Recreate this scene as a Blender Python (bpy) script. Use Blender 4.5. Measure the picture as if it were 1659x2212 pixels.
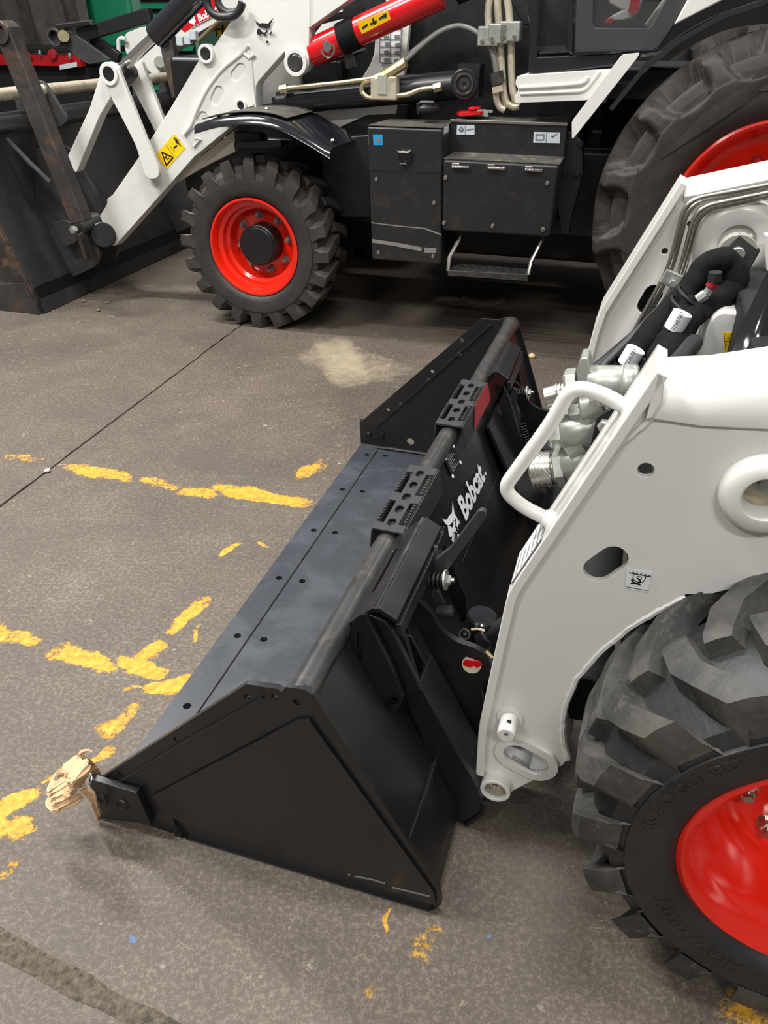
import bpy, bmesh, math, random
from mathutils import Vector, Matrix, noise
from mathutils.geometry import tessellate_polygon
random.seed(7)
for o in list(bpy.data.objects): bpy.data.objects.remove(o)
SC = bpy.context.scene
COL = SC.collection
R = math.radians

# ------------------------------------------------------------------ camera
CAM_H, F_PX, IW, IH = 1.5, 1665.0, 1659, 2212
PITCH = math.atan((IH / 2 - 54.0) / F_PX)          # horizon sits near the top edge
cam = bpy.data.cameras.new('camera'); camo = bpy.data.objects.new('camera', cam); COL.objects.link(camo)
cam.sensor_fit = 'VERTICAL'; cam.sensor_height = 24.0; cam.lens = F_PX * 24.0 / IH
cam.clip_start = 0.02; cam.clip_end = 200
camo.location = (0, 0, CAM_H); camo.rotation_euler = (math.pi / 2 - PITCH, 0, 0)
SC.camera = camo

# ------------------------------------------------------------------ world, lights, exposure
wd = bpy.data.worlds.new('World'); SC.world = wd; wd.use_nodes = True
wd.node_tree.nodes['Background'].inputs[0].default_value = (1.0, 0.98, 0.95, 1)
wd.node_tree.nodes['Background'].inputs[1].default_value = 0.21
def lamp(x, y, z, lx, ly, power, col=(1, 0.985, 0.96), rz=0):
    l = bpy.data.lights.new('ceiling_lamp', 'AREA'); l.shape = 'RECTANGLE'; l.size = lx; l.size_y = ly
    l.energy = power; l.color = col
    o = bpy.data.objects.new('ceiling_lamp', l); COL.objects.link(o); o.location = (x, y, z); o.rotation_euler = (0, 0, rz)
    return o
LAMPS = [(-3.2, 1.8, 310), (-3.0, 4.6, 350), (0.2, 1.4, 150), (0.3, 7.6, 40), (3.6, 2.0, 110), (3.6, 5.8, 70), (-3.2, -2.4, 150), (0.6, -3.0, 170)]
for (x, y, p) in LAMPS:
    lamp(x, y, 5.2, 1.5, 0.35, p, rz=R(-17))
SC.view_settings.view_transform = 'Standard'; SC.view_settings.look = 'None'
SC.view_settings.exposure = 0.03; SC.view_settings.gamma = 1.0; SC.view_settings.use_curve_mapping = False

# ------------------------------------------------------------------ the yard frame: x to the rear of the machines, y across, z up
YAW = R(-17.328)
ORG = Vector((-0.656, 1.095, 0.0))
cyw, syw = math.cos(YAW), math.sin(YAW)
DV, WV = Vector((cyw, syw, 0)), Vector((-syw, cyw, 0))
def glo(p): return ORG + DV * p[0] + WV * p[1] + Vector((0, 0, p[2]))
def loc(P):
    q = Vector(P) - ORG
    return Vector((q.dot(DV), q.dot(WV), q.z))
CL = loc((0, 0, CAM_H))
cP, sP = math.cos(PITCH), math.sin(PITCH)
def ray(u, v):
    a, b = u - IW / 2, v - IH / 2
    w = Vector((a, F_PX * cP - b * sP, -(F_PX * sP + b * cP)))
    return Vector((w.dot(DV), w.dot(WV), w.z))
# measured details: (x0, y0, scale) of the study sheets the outlines were taken from
SH = dict(F=(0, 0, 1), A=(0, 0, .30139), B=(0, 300, .25317), C=(380, 0, .34961), D=(360, 200, .25317), E=(760, 180, .30139),
          G=(820, 0, .30139), H=(1200, 0, .27667), I=(1240, 360, .25256), J=(1080, 740, .34901), K=(760, 670, .27728),
          L=(700, 1080, .26522), M=(960, 1100, .42134), N=(1200, 1240, .43384), O=(80, 1440, .61483), P=(530, 20, .05425),
          Q=(930, 980, .09044), S=(1330, 1210, .06028), T=(320, 270, .06028), U=(90, 1600, .16275), V=(960, 230, .16878),
          W=(0, 0, .19892), X=(380, 0, .08439), Z=(0, 1200, .34356), Y=(0, 700, .47016))
def hit(k, p, pt, n):
    x0, y0, s = SH[k]
    r = ray(x0 + s * p[0], y0 + s * p[1]); n = Vector(n)
    return CL + r * ((Vector(pt) - CL).dot(n) / r.dot(n))
def ay(k, p, y): return hit(k, p, (0, y, 0), (0, 1, 0))
def az(k, p, z=0.0): return hit(k, p, (0, 0, z), (0, 0, 1))
def Y(k, pts, y): return [(q.x, q.z) for q in (ay(k, p, y) for p in pts)]

# ------------------------------------------------------------------ geometry helpers: each returns (verts, faces)
def join(*gs):
    V, Fc = [], []
    for g in gs:
        n = len(V); V += list(g[0]); Fc += [tuple(i + n for i in f) for f in g[1]]
    return V, Fc
def frame(o, u, v):
    u = Vector(u).normalized(); v = Vector(v); n = u.cross(v).normalized(); v = n.cross(u).normalized()
    return Vector(o), u, v, n
FY = (Vector((0, 0, 0)), Vector((1, 0, 0)), Vector((0, 0, 1)), Vector((0, 1, 0)))     # (x,z) -> thickness along y
FZ = (Vector((0, 0, 0)), Vector((1, 0, 0)), Vector((0, 1, 0)), Vector((0, 0, 1)))
FX = (Vector((0, 0, 0)), Vector((0, 1, 0)), Vector((0, 0, 1)), Vector((1, 0, 0)))
def plate(outer, t0, t1, fr=FY, holes=()):
    loops = [list(outer)] + [list(h) for h in holes]
    tris = tessellate_polygon([[Vector((a, b, 0)) for a, b in lp] for lp in loops])
    flat = [p for lp in loops for p in lp]; n = len(flat)
    O, u, v, w = fr
    V = [O + u * a + v * b + w * t0 for a, b in flat] + [O + u * a + v * b + w * t1 for a, b in flat]
    Fc = [tuple(t) for t in tris] + [tuple(i + n for i in reversed(t)) for t in tris]
    k = 0
    for lp in loops:
        m = len(lp)
        for i in range(m):
            a, b = k + i, k + (i + 1) % m
            Fc.append((a, b, b + n, a + n))
        k += m
    return V, Fc
def sheet2d(outer, fr, off=0.0, holes=()):
    loops = [list(outer)] + [list(h) for h in holes]
    tris = tessellate_polygon([[Vector((a, b, 0)) for a, b in lp] for lp in loops])
    O, u, v, w = fr
    return [O + u * a + v * b + w * off for lp in loops for a, b in lp], [tuple(t) for t in tris]
def rnd(pts, r, n=4):
    out = []; m = len(pts)
    for i in range(m):
        p0, p, p1 = Vector(pts[i - 1]), Vector(pts[i]), Vector(pts[(i + 1) % m])
        a, b = p0 - p, p1 - p
        la, lb = a.length, b.length
        if la < 1e-6 or lb < 1e-6: continue
        d = min(r, la * .45, lb * .45)
        A, B = p + a / la * d, p + b / lb * d
        for k in range(n + 1):
            t = k / n
            out.append(tuple(A * (1 - t) ** 2 + p * 2 * t * (1 - t) + B * t * t))
    return out
def circ(c, r, n=16, ry=None):
    return [(c[0] + r * math.cos(2 * math.pi * i / n), c[1] + (ry or r) * math.sin(2 * math.pi * i / n)) for i in range(n)]
def slot(a, b, r, n=8):
    a, b = Vector(a[:2]), Vector(b[:2]); t = math.atan2(b.y - a.y, b.x - a.x)
    return [(b.x + r * math.cos(t - math.pi / 2 + math.pi * i / n), b.y + r * math.sin(t - math.pi / 2 + math.pi * i / n)) for i in range(n + 1)] + \
           [(a.x + r * math.cos(t + math.pi / 2 + math.pi * i / n), a.y + r * math.sin(t + math.pi / 2 + math.pi * i / n)) for i in range(n + 1)]
def box(x0, x1, y0, y1, z0, z1):
    V = [Vector((x, y, z)) for x in (x0, x1) for y in (y0, y1) for z in (z0, z1)]
    return V, [(0, 1, 3, 2), (4, 6, 7, 5), (0, 4, 5, 1), (2, 3, 7, 6), (0, 2, 6, 4), (1, 5, 7, 3)]
def basis(d, up=(0, 0, 1)):
    d = Vector(d).normalized(); up = Vector(up)
    if abs(d.dot(up)) > .97: up = Vector((0, 1, 0))
    s = d.cross(up).normalized()
    return d, s, s.cross(d).normalized()
def bar(p0, p1, w, h, up=(0, 0, 1)):
    p0, p1 = Vector(p0), Vector(p1); d, s, u = basis(p1 - p0, up)
    V = [p + s * a * w / 2 + u * b * h / 2 for p in (p0, p1) for a, b in ((-1, -1), (1, -1), (1, 1), (-1, 1))]
    return V, [(0, 1, 2, 3), (7, 6, 5, 4), (0, 4, 5, 1), (1, 5, 6, 2), (2, 6, 7, 3), (3, 7, 4, 0)]
def lathe(prof, c, axis, n=32, closed=False):
    c = Vector(c); d, s, u = basis(axis); V, Fc = [], []; m = len(prof)
    for r, h in prof:
        for i in range(n):
            a = 2 * math.pi * i / n
            V.append(c + d * h + (s * math.cos(a) + u * math.sin(a)) * r)
    for k in range(m if closed else m - 1):
        k2 = (k + 1) % m
        for i in range(n):
            j = (i + 1) % n
            Fc.append((k * n + i, k * n + j, k2 * n + j, k2 * n + i))
    return V, Fc
def cyl(p0, p1, r, n=20, r1=None, ch=0.0):
    p0, p1 = Vector(p0), Vector(p1); L = (p1 - p0).length; r1 = r if r1 is None else r1
    if ch: pr = [(0, 0), (r - ch, 0), (r, ch), (r1, L - ch), (r1 - ch, L), (0, L)]
    else: pr = [(0, 0), (r, 0), (r1, L), (0, L)]
    return lathe(pr, p0, p1 - p0, n)
def ring(p0, p1, ro, ri, n=32, ch=0.002):
    p0, p1 = Vector(p0), Vector(p1); L = (p1 - p0).length
    return lathe([(ri, 0), (ro - ch, 0), (ro, ch), (ro, L - ch), (ro - ch, L), (ri + ch, L), (ri, L - ch)], p0, p1 - p0, n, True)
def spline(pts, k=6):
    P = [Vector(p) for p in pts]; P = [P[0] * 2 - P[1]] + P + [P[-1] * 2 - P[-2]]; out = []
    for i in range(1, len(P) - 2):
        a, b, c, d = P[i - 1:i + 3]
        for j in range(k):
            t = j / k
            out.append(.5 * ((2 * b) + (c - a) * t + (2 * a - 5 * b + 4 * c - d) * t * t + (3 * b - a - 3 * c + d) * t ** 3))
    return out + [P[-2]]
def fillet(pts, r, n=5):
    P = [Vector(p) for p in pts]; out = [P[0]]
    for i in range(1, len(P) - 1):
        a, b = P[i - 1] - P[i], P[i + 1] - P[i]; d = min(r, a.length * .48, b.length * .48)
        A, B = P[i] + a.normalized() * d, P[i] + b.normalized() * d
        out += [A * (1 - t) ** 2 + P[i] * 2 * t * (1 - t) + B * t * t for t in [k / n for k in range(n + 1)]]
    return out + [P[-1]]
def tube(pts, r, n=10, rr=None, flat=None):
    P = [Vector(p) for p in pts]; m = len(P); V, Fc = [], []
    d, s, u = basis(P[1] - P[0])
    for i in range(m):
        d2 = ((P[min(i + 1, m - 1)] - P[max(i - 1, 0)])).normalized()
        s = (s - d2 * s.dot(d2)).normalized(); u = s.cross(d2)
        q = rr[i] if rr else r
        for k in range(n):
            a = 2 * math.pi * k / n
            V.append(P[i] + s * math.cos(a) * q + u * math.sin(a) * q)
    for i in range(m - 1):
        for k in range(n):
            j = (k + 1) % n
            Fc.append((i * n + k, i * n + j, i * n + n + j, i * n + n + k))
    Fc += [tuple(range(n)), tuple(range((m - 1) * n, m * n))]
    return V, Fc
def helix(p0, p1, r, turns, wr, n=8):
    p0, p1 = Vector(p0), Vector(p1); d, s, u = basis(p1 - p0); m = int(turns * 14)
    return tube([p0.lerp(p1, i / m) + (s * math.cos(i / 14 * 2 * math.pi) + u * math.sin(i / 14 * 2 * math.pi)) * r for i in range(m + 1)], wr, n)
def hexn(c, axis, r, h, n=6):
    c = Vector(c); a = Vector(axis).normalized()
    return lathe([(0, 0), (r, 0), (r, h * .8), (r * .85, h), (0, h)], c, a, n)
def bolt(c, axis, r, h):
    c = Vector(c); a = Vector(axis).normalized()
    return join(lathe([(0, 0), (r * 1.45, 0), (r * 1.45, h * .25), (0, h * .25)], c, a, 16), hexn(c + a * h * .25, a, r, h * .75))
def loft(rows, close=False):
    n = len(rows[0]); V = [Vector(p) for r_ in rows for p in r_]; Fc = []
    for i in range(len(rows) - 1):
        for j in range(n if close else n - 1):
            k = (j + 1) % n
            Fc.append((i * n + j, i * n + k, (i + 1) * n + k, (i + 1) * n + j))
    return V, Fc
def slab(rows, t):                                           # a lofted sheet with thickness t along its normals
    V, Fc = loft(rows); me = bpy.data.meshes.new('x'); me.from_pydata(V, [], Fc); me.update()
    N = [Vector(v.normal) for v in me.vertices]; bpy.data.meshes.remove(me)
    n, nr, nc = len(V), len(rows), len(rows[0])
    V2 = V + [v - q * t for v, q in zip(V, N)]; F2 = list(Fc) + [tuple(i + n for i in reversed(f)) for f in Fc]
    bd = [(i) for i in range(nc)] + [nc * i + nc - 1 for i in range(1, nr)] + [nc * (nr - 1) + j for j in range(nc - 2, -1, -1)] + [nc * i for i in range(nr - 2, 0, -1)]
    for i in range(len(bd)):
        a, b = bd[i], bd[(i + 1) % len(bd)]
        F2.append((a, b, b + n, a + n))
    return V2, F2
def text2d(s, size=1.0, shear=0.0, bold=0.0, sx=1.0, align='LEFT'):
    cu = bpy.data.curves.new('txt', 'FONT'); cu.body = s; cu.size = size; cu.shear = shear; cu.offset = bold; cu.align_x = align; cu.resolution_u = 3
    o = bpy.data.objects.new('txt', cu); COL.objects.link(o); bpy.context.view_layer.update()
    me = bpy.data.meshes.new_from_object(o.evaluated_get(bpy.context.evaluated_depsgraph_get()))
    V = [(v.co.x * sx, v.co.y) for v in me.vertices]; Fc = [tuple(p.vertices) for p in me.polygons]
    bpy.data.objects.remove(o); bpy.data.curves.remove(cu); bpy.data.meshes.remove(me)
    return V, Fc
def onframe(g2, fr, off=0.0):
    O, u, v, w = fr
    return [O + u * a + v * b + w * off for a, b in g2[0]], g2[1]

# ------------------------------------------------------------------ materials
def lin(c): return tuple(((x / 255) / 12.92 if x / 255 <= .04045 else ((x / 255 + .055) / 1.055) ** 2.4) for x in c) + (1,)
MT = {}
class NT:
    def __init__(s, name):
        s.m = bpy.data.materials.new(name); s.m.use_nodes = True; s.t = s.m.node_tree; s.b = s.t.nodes['Principled BSDF']; s.co = None
    def n(s, ty, **kw):
        q = s.t.nodes.new(ty)
        for k, v in kw.items(): setattr(q, k, v)
        return q
    def l(s, a, b): s.t.links.new(a, b)
    def pos(s):
        if not s.co: s.co = s.n('ShaderNodeNewGeometry').outputs['Position']
        return s.co
    def noise(s, sc, det=4, ro=.6, dist=0.0, vec=None):
        q = s.n('ShaderNodeTexNoise'); q.inputs['Scale'].default_value = sc; q.inputs['Detail'].default_value = det
        q.inputs['Roughness'].default_value = ro; q.inputs['Distortion'].default_value = dist
        s.l(vec if vec is not None else s.pos(), q.inputs['Vector']); return q.outputs['Fac']
    def ramp(s, f, stops):
        q = s.n('ShaderNodeValToRGB'); e = q.color_ramp.elements
        while len(e) < len(stops): e.new(.5)
        for i, (p, c) in enumerate(stops):
            e[i].position = p; e[i].color = c if len(c) == 4 else tuple(c) + (1,)
        s.l(f, q.inputs[0]); return q.outputs[0]
    def val(s, f, a, b): return s.ramp(f, [(a, (0, 0, 0, 1)), (b, (1, 1, 1, 1))])
    def mix(s, f, a, b):
        q = s.n('ShaderNodeMix', data_type='RGBA')
        for v, i in ((f, 0), (a, 6), (b, 7)):
            if hasattr(v, 'links'): s.l(v, q.inputs[i])
            else: q.inputs[i].default_value = v
        return q.outputs[2]
    def m2(s, op, a, b=None, c=None, clamp=False):
        q = s.n('ShaderNodeMath', operation=op, use_clamp=clamp)
        for i, v in enumerate((a, b, c)):
            if v is None: continue
            if hasattr(v, 'links'): s.l(v, q.inputs[i])
            else: q.inputs[i].default_value = v
        return q.outputs[0]
    def dot(s, vec):
        q = s.n('ShaderNodeVectorMath', operation='DOT_PRODUCT'); s.l(s.pos(), q.inputs[0]); q.inputs[1].default_value = vec; return q.outputs['Value']
    def set(s, **kw):
        for k, v in kw.items():
            i = s.b.inputs[k.replace('_', ' ')]
            if hasattr(v, 'links'): s.l(v, i)
            else: i.default_value = v
    def bump(s, h, st=.3, d=.01):
        q = s.n('ShaderNodeBump'); q.inputs['Strength'].default_value = st; q.inputs['Distance'].default_value = d
        s.l(h, q.inputs['Height']); s.l(q.outputs[0], s.b.inputs['Normal'])
def paint(name, c, rough=.4, var=.12, sc=6, metal=0.0, coat=0.0, dirt=None, damt=.5, orange=0.0, rv=.12):
    t = NT(name); c = lin(c)
    f = t.noise(sc, 5); dark = tuple(x * (1 - var) for x in c[:3]) + (1,); lite = tuple(min(1, x * (1 + var)) for x in c[:3]) + (1,)
    col = t.mix(t.val(f, .3, .7), dark, lite)
    if dirt: col = t.mix(t.m2('MULTIPLY', t.val(t.noise(sc * 2.3, 7, .7, .4), .52, .72), damt), col, lin(dirt))
    t.set(Base_Color=col, Metallic=metal, Coat_Weight=coat, Roughness=t.m2('MULTIPLY_ADD', t.noise(sc * 4, 3), rv, rough - rv / 2))
    if coat: t.b.inputs['Coat Roughness'].default_value = .12
    if orange: t.bump(t.noise(180, 2), orange, .002)
    MT[name] = t.m; return t.m
def scratch(name, base, lite, rough=.42, amt=.5, rust=None):
    t = NT(name); c = lin(base)
    mp = t.n('ShaderNodeMapping'); mp.inputs['Scale'].default_value = (3, 24, 24); mp.inputs['Rotation'].default_value = (.3, .2, .7); t.l(t.pos(), mp.inputs['Vector'])
    s1 = t.val(t.noise(4, 6, .75, 1.2, mp.outputs[0]), .6, .72)
    s2 = t.val(t.noise(7, 6, .65, .5), .45, .75)
    col = t.mix(t.m2('MULTIPLY', t.m2('MAXIMUM', s1, t.m2('MULTIPLY', s2, .6)), amt), c, lin(lite))
    if rust: col = t.mix(t.val(t.noise(5, 6, .7, .6), .5, .62), col, lin(rust))
    t.set(Base_Color=col, Roughness=t.m2('MULTIPLY_ADD', s2, .2, rough)); MT[name] = t.m
paint('white', (220, 219, 214), .34, .02, 3, coat=.25, orange=.05)
paint('white_far', (212, 211, 206), .4, .03, 3, coat=.15, dirt=(150, 140, 128), damt=.16)
paint('cream', (232, 226, 208), .45, .04, 3)
paint('bucket_black', (23, 24, 27), .36, .1, 3, coat=.1, dirt=(70, 70, 70), damt=.12)
paint('black', (19, 20, 22), .42, .12, 5, dirt=(48, 46, 44), damt=.25)
paint('box_black', (30, 31, 33), .36, .1, 4, dirt=(86, 76, 66), damt=.2)
paint('gloss_black', (26, 28, 32), .12, .1, 5, coat=.6)
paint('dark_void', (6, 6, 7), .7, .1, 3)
paint('lever_black', (48, 48, 49), .5, .08, 8)
paint('pipe_worn', (62, 62, 62), .36, .25, 9, metal=.35, dirt=(116, 108, 96), damt=.45)
paint('beige_pipe', (196, 186, 164), .4, .2, 6, metal=.35, dirt=(110, 96, 80), damt=.6)
paint('zinc', (172, 175, 169), .38, .15, 24, metal=.6, dirt=(150, 148, 135), damt=.5)
paint('zinc_gold', (206, 192, 150), .28, .08, 20, metal=.85)
paint('steel', (182, 180, 172), .3, .03, 6, metal=1.0, rv=.04)
paint('chrome', (225, 225, 225), .06, .02, 10, metal=1.0)
paint('grey_disc', (150, 150, 140), .45, .05, 20)
paint('red', (228, 36, 16), .2, .05, 4, coat=.5)
paint('red_dull', (158, 12, 18), .4, .15, 4)
paint('strut_red', (196, 10, 22), .25, .05, 4, coat=.4)
paint('yellow', (240, 196, 6), .5, .04, 8)
paint('ink', (14, 14, 14), .55, .02, 8)
paint('ink_grey', (110, 112, 116), .55, .02, 8)
paint('decal_white', (225, 228, 228), .5, .02, 8)
paint('decal_grey', (188, 196, 202), .45, .03, 8)
paint('decal_blue', (18, 140, 196), .45, .03, 8)
paint('green', (16, 118, 84), .5, .06, 2)
paint('green_grey', (84, 124, 106), .55, .06, 2)
paint('cardboard', (206, 172, 132), .85, .12, 14, dirt=(150, 112, 74), damt=.5)
paint('fabric', (20, 20, 22), .85, .3, 60)
MT['fabric'].node_tree.nodes['Principled BSDF'].inputs['Specular IOR Level'].default_value = .15
paint('tarp', (58, 54, 49), .75, .3, 5, dirt=(92, 86, 76), damt=.4)
paint('wall', (30, 29, 28), .85, .2, 1.2)
paint('dust_top', (70, 68, 63), .6, .25, 7, dirt=(124, 116, 100), damt=.7)
paint('hose', (34, 34, 36), .45, .1, 20)
paint('hose_grey', (120, 120, 116), .4, .1, 20)
paint('film', (24, 26, 29), .1, .2, 3, coat=1.0)
paint('redpaint_smear', (150, 24, 34), .45, .1, 20)
paint('stone', (120, 110, 98), .9, .2, 30)
scratch('bucket_floor', (46, 50, 57), (98, 103, 110), .42, .5)
scratch('fork_steel', (44, 42, 42), (92, 84, 78), .5, .6, rust=(88, 62, 48))
scratch('bh_bucket', (52, 51, 51), (84, 81, 78), .34, .45)
scratch('bh_bucket_side', (40, 38, 38), (116, 98, 84), .5, .9, rust=(104, 70, 48))
def rubber(name, c, dust, amt, rough=.62):
    t = NT(name)
    f = t.val(t.noise(9, 6, .7, .3), .4, .72); g = t.val(t.noise(38, 6, .75), .54, .7)
    col = t.mix(t.m2('MULTIPLY', t.m2('MAXIMUM', f, g), amt), lin(c), lin(dust))
    t.set(Base_Color=col, Roughness=rough); t.bump(t.noise(70, 5), .25, .004); MT[name] = t.m
rubber('rubber', (34, 34, 35), (66, 64, 62), .35, .5)
rubber('tread', (48, 48, 48), (112, 108, 98), .5)
rubber('rubber_old', (38, 35, 34), (72, 64, 58), .5, .62)
rubber('tread_old', (44, 42, 41), (80, 71, 64), .45)
def glass(name, c, rough=.03, tr=.75):
    t = NT(name); t.set(Base_Color=lin(c), Roughness=rough, Transmission_Weight=tr, IOR=1.45); MT[name] = t.m
glass('cab_glass', (150, 150, 150), .02, .9)

# ------------------------------------------------------------------ objects
BASE = {}
def thing(name, label, cat, base, group=None):
    o = bpy.data.objects.new(name, None); COL.objects.link(o); o.empty_display_size = .2
    o.location = glo(base); o.rotation_euler = (0, 0, YAW); o['label'] = label; o['category'] = cat
    if group: o['group'] = group
    BASE[o.name] = Vector(base); return o
def rootof(o):
    while o.parent: o = o.parent
    return o
def mesh(name, g, smooth=38, flat=False):
    bm = bmesh.new(); vs = [bm.verts.new(v) for v in g[0]]
    for f in g[1]:
        if len(set(f)) < 3: continue
        try: bm.faces.new([vs[i] for i in f])
        except ValueError: pass
    bmesh.ops.remove_doubles(bm, verts=bm.verts, dist=1e-6)
    bmesh.ops.recalc_face_normals(bm, faces=bm.faces)
    if flat: bmesh.ops.dissolve_limit(bm, angle_limit=R(.5), verts=bm.verts, edges=bm.edges)
    me = bpy.data.meshes.new(name); bm.to_mesh(me); bm.free()
    for p in me.polygons: p.use_smooth = True
    me.set_sharp_from_angle(angle=R(smooth)); return me
def part(name, g, mat, parent, bev=0.0, label=None, smooth=38, kind=None, origin=None):
    b = BASE[rootof(parent).name] + (Vector(origin) if origin else Vector())
    pw = Vector()
    me = mesh(name, ([Vector(v) - b for v in g[0]], g[1]), smooth, bev > 0); me.materials.append(MT[mat])
    o = bpy.data.objects.new(name, me); COL.objects.link(o); o.parent = parent
    if bev:
        m = o.modifiers.new('edge', 'BEVEL'); m.width = bev; m.segments = 2; m.limit_method = 'ANGLE'; m.angle_limit = R(40); m.use_clamp_overlap = True; m.harden_normals = True
    if label: o['label'] = label
    if kind: o['kind'] = kind
    return o
def inst(name, me, parent, loc=(0, 0, 0), rot=None, mat=None):
    o = bpy.data.objects.new(name, me); COL.objects.link(o); o.parent = parent; o.location = loc
    if rot: o.rotation_euler = rot
    return o
def solo(name, g, mat, label, cat, base, bev=0.0, smooth=38, group=None):
    b = Vector(base); me = mesh(name, ([Vector(v) - b for v in g[0]], g[1]), smooth); me.materials.append(MT[mat])
    o = bpy.data.objects.new(name, me); COL.objects.link(o); o.location = glo(base); o.rotation_euler = (0, 0, YAW)
    o['label'] = label; o['category'] = cat
    if group: o['group'] = group
    if bev:
        m = o.modifiers.new('edge', 'BEVEL'); m.width = bev; m.segments = 2; m.limit_method = 'ANGLE'; m.angle_limit = R(40)
    BASE[o.name] = b; return o
def mir(g, c=.94): return [Vector((v[0], 2 * c - v[1], v[2])) for v in g[0]], g[1]

# ================================================================== SETTING
def floor_mat():
    t = NT('concrete')
    big = t.noise(.7, 6, .6, .4); mid = t.noise(1.7, 9, .62, .5); fine = t.noise(48, 9, .72); spk = t.noise(130, 5, .7); grn = t.noise(240, 3, .6)
    col = t.ramp(mid, [(.3, lin((116, 103, 88))), (.45, lin((145, 130, 112))), (.57, lin((166, 150, 129))), (.74, lin((196, 179, 155)))])
    col = t.mix(t.m2('MULTIPLY', t.val(big, .42, .66), .5), col, lin((101, 92, 84)))
    col = t.mix(t.m2('MULTIPLY', t.val(t.noise(5, 12, .85, .2), .44, .62), .5), col, lin((102, 91, 81)))
    col = t.mix(t.m2('MULTIPLY', t.val(fine, .5, .66), .5), col, lin((178, 166, 150)))
    col = t.mix(t.m2('MULTIPLY', t.val(t.noise(90, 8, .85), .48, .32), .65), col, lin((70, 62, 55)))
    # sparse pale chips, gathered in drifts
    drift = t.val(t.noise(2.2, 7, .7, .3), .46, .62)
    w1 = t.m2('MULTIPLY', t.val(t.noise(26, 9, .8, .5), .56, .66), drift)
    col = t.mix(t.m2('MULTIPLY', w1, .7), col, lin((196, 188, 176)))
    w0 = t.m2('MULTIPLY', t.val(t.noise(11, 3, .5, .8), .72, .76), t.val(spk, .35, .5))
    col = t.mix(t.m2('MULTIPLY', w0, .8), col, lin((208, 203, 194)))
    d1 = t.val(t.noise(19, 7, .75, .4), .36, .28)
    col = t.mix(t.m2('MULTIPLY', d1, .6), col, lin((58, 51, 46)))
    mp = t.n('ShaderNodeMapping'); mp.inputs['Rotation'].default_value = (0, 0, R(38)); mp.inputs['Scale'].default_value = (2.2, 40, 1); t.l(t.pos(), mp.inputs['Vector'])
    w2 = t.m2('MULTIPLY', t.val(t.noise(1.6, 3, .6, .3, mp.outputs[0]), .68, .72), t.val(t.noise(1.3, 2), .55, .62))
    col = t.mix(t.m2('MULTIPLY', w2, .4), col, lin((190, 182, 168)))
    nd = t.n('ShaderNodeTexNoise'); nd.inputs['Scale'].default_value = 9; nd.inputs['Detail'].default_value = 5; t.l(t.pos(), nd.inputs['Vector'])
    vm = t.n('ShaderNodeVectorMath', operation='MULTIPLY_ADD'); t.l(nd.outputs['Color'], vm.inputs[0]); vm.inputs[1].default_value = (.11, .11, 0); vm.inputs[2].default_value = (-.055, -.055, 0)
    va = t.n('ShaderNodeVectorMath', operation='ADD'); t.l(t.pos(), va.inputs[0]); t.l(vm.outputs[0], va.inputs[1]); wob = va.outputs[0]
    def wdot(v):
        q = t.n('ShaderNodeVectorMath', operation='DOT_PRODUCT'); t.l(wob, q.inputs[0]); q.inputs[1].default_value = v; return q.outputs['Value']
    def blob(pa, pb, hw):
        a, b = glo(az('F', pa)), glo(az('F', pb)); c = (a + b) / 2; u = (b - a); L = u.length / 2 + hw; u.normalize(); n = Vector((-u.y, u.x, 0))
        p = t.m2('MULTIPLY_ADD', wdot(tuple(u)), 1 / L, -c.dot(u) / L); q = t.m2('MULTIPLY_ADD', wdot(tuple(n)), 1 / hw, -c.dot(n) / hw)
        e = t.m2('ADD', t.m2('POWER', t.m2('ABSOLUTE', p), 4), t.m2('POWER', t.m2('ABSOLUTE', q), 4))
        return t.m2('SUBTRACT', 1, e, clamp=True)
    def blobs(L):
        acc = None
        for pa, pb, hw, s in L:
            v = t.m2('MULTIPLY', blob(pa, pb, hw), s); acc = v if acc is None else t.m2('MAXIMUM', acc, v)
        return acc
    yl = blobs([((5, 985), (85, 992), .05, .84), ((125, 1006), (290, 1036), .06, .94), ((300, 1032), (400, 1056), .05, .86), ((380, 1062), (480, 1072), .05, .9),
                ((440, 1048), (690, 1093), .058, .98), ((640, 1028), (708, 1000), .06, .9), ((470, 1205), (520, 1175), .02, .95), ((560, 1170), (590, 1182), .014, .9),
                ((365, 1372), (438, 1287), .045, .95), ((418, 1384), (438, 1348), .01, 1), ((280, 1446), (352, 1388), .04, .95), ((-20, 1358), (80, 1392), .05, .92),
                ((110, 1408), (262, 1442), .05, .98), ((270, 1425), (352, 1450), .04, 1), ((312, 1490), (416, 1466), .045, 1), ((264, 1488), (290, 1488), .014, .9),
                ((222, 1592), (300, 1530), .045, .88), ((188, 1652), (236, 1618), .025, .9), ((84, 1692), (98, 1674), .012, .95), ((-10, 1768), (82, 1718), .035, 1),
                ((-30, 1800), (40, 1800), .05, .9), ((-10, 1912), (40, 1866), .02, .85), ((850, 1962), (842, 2002), .008, .95), ((942, 2006), (900, 2080), .03, .8),
                ((806, 2142), (822, 2138), .01, .8), ((1580, 2195), (1690, 2165), .07, .86)])
    wear = t.m2('ADD', t.m2('MULTIPLY', t.noise(16, 8, .8, .8), .85), t.m2('MULTIPLY', t.noise(70, 8, .9), .95))
    ym = t.val(t.m2('SUBTRACT', t.m2('ADD', yl, .16), wear), .04, .12)
    ycol = t.mix(t.val(t.noise(50, 5, .7), .4, .65), lin((178, 126, 26)), lin((212, 164, 52)))
    pale = blobs([((700, 770), (820, 800), .22, .8), ((720, 740), (760, 820), .16, 1)])
    col = t.mix(t.m2('MULTIPLY', t.val(t.m2('SUBTRACT', pale, t.m2('MULTIPLY', t.noise(9, 7, .7, .6), 1.0)), .0, .7), .6), col, lin((190, 176, 146)))
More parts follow.
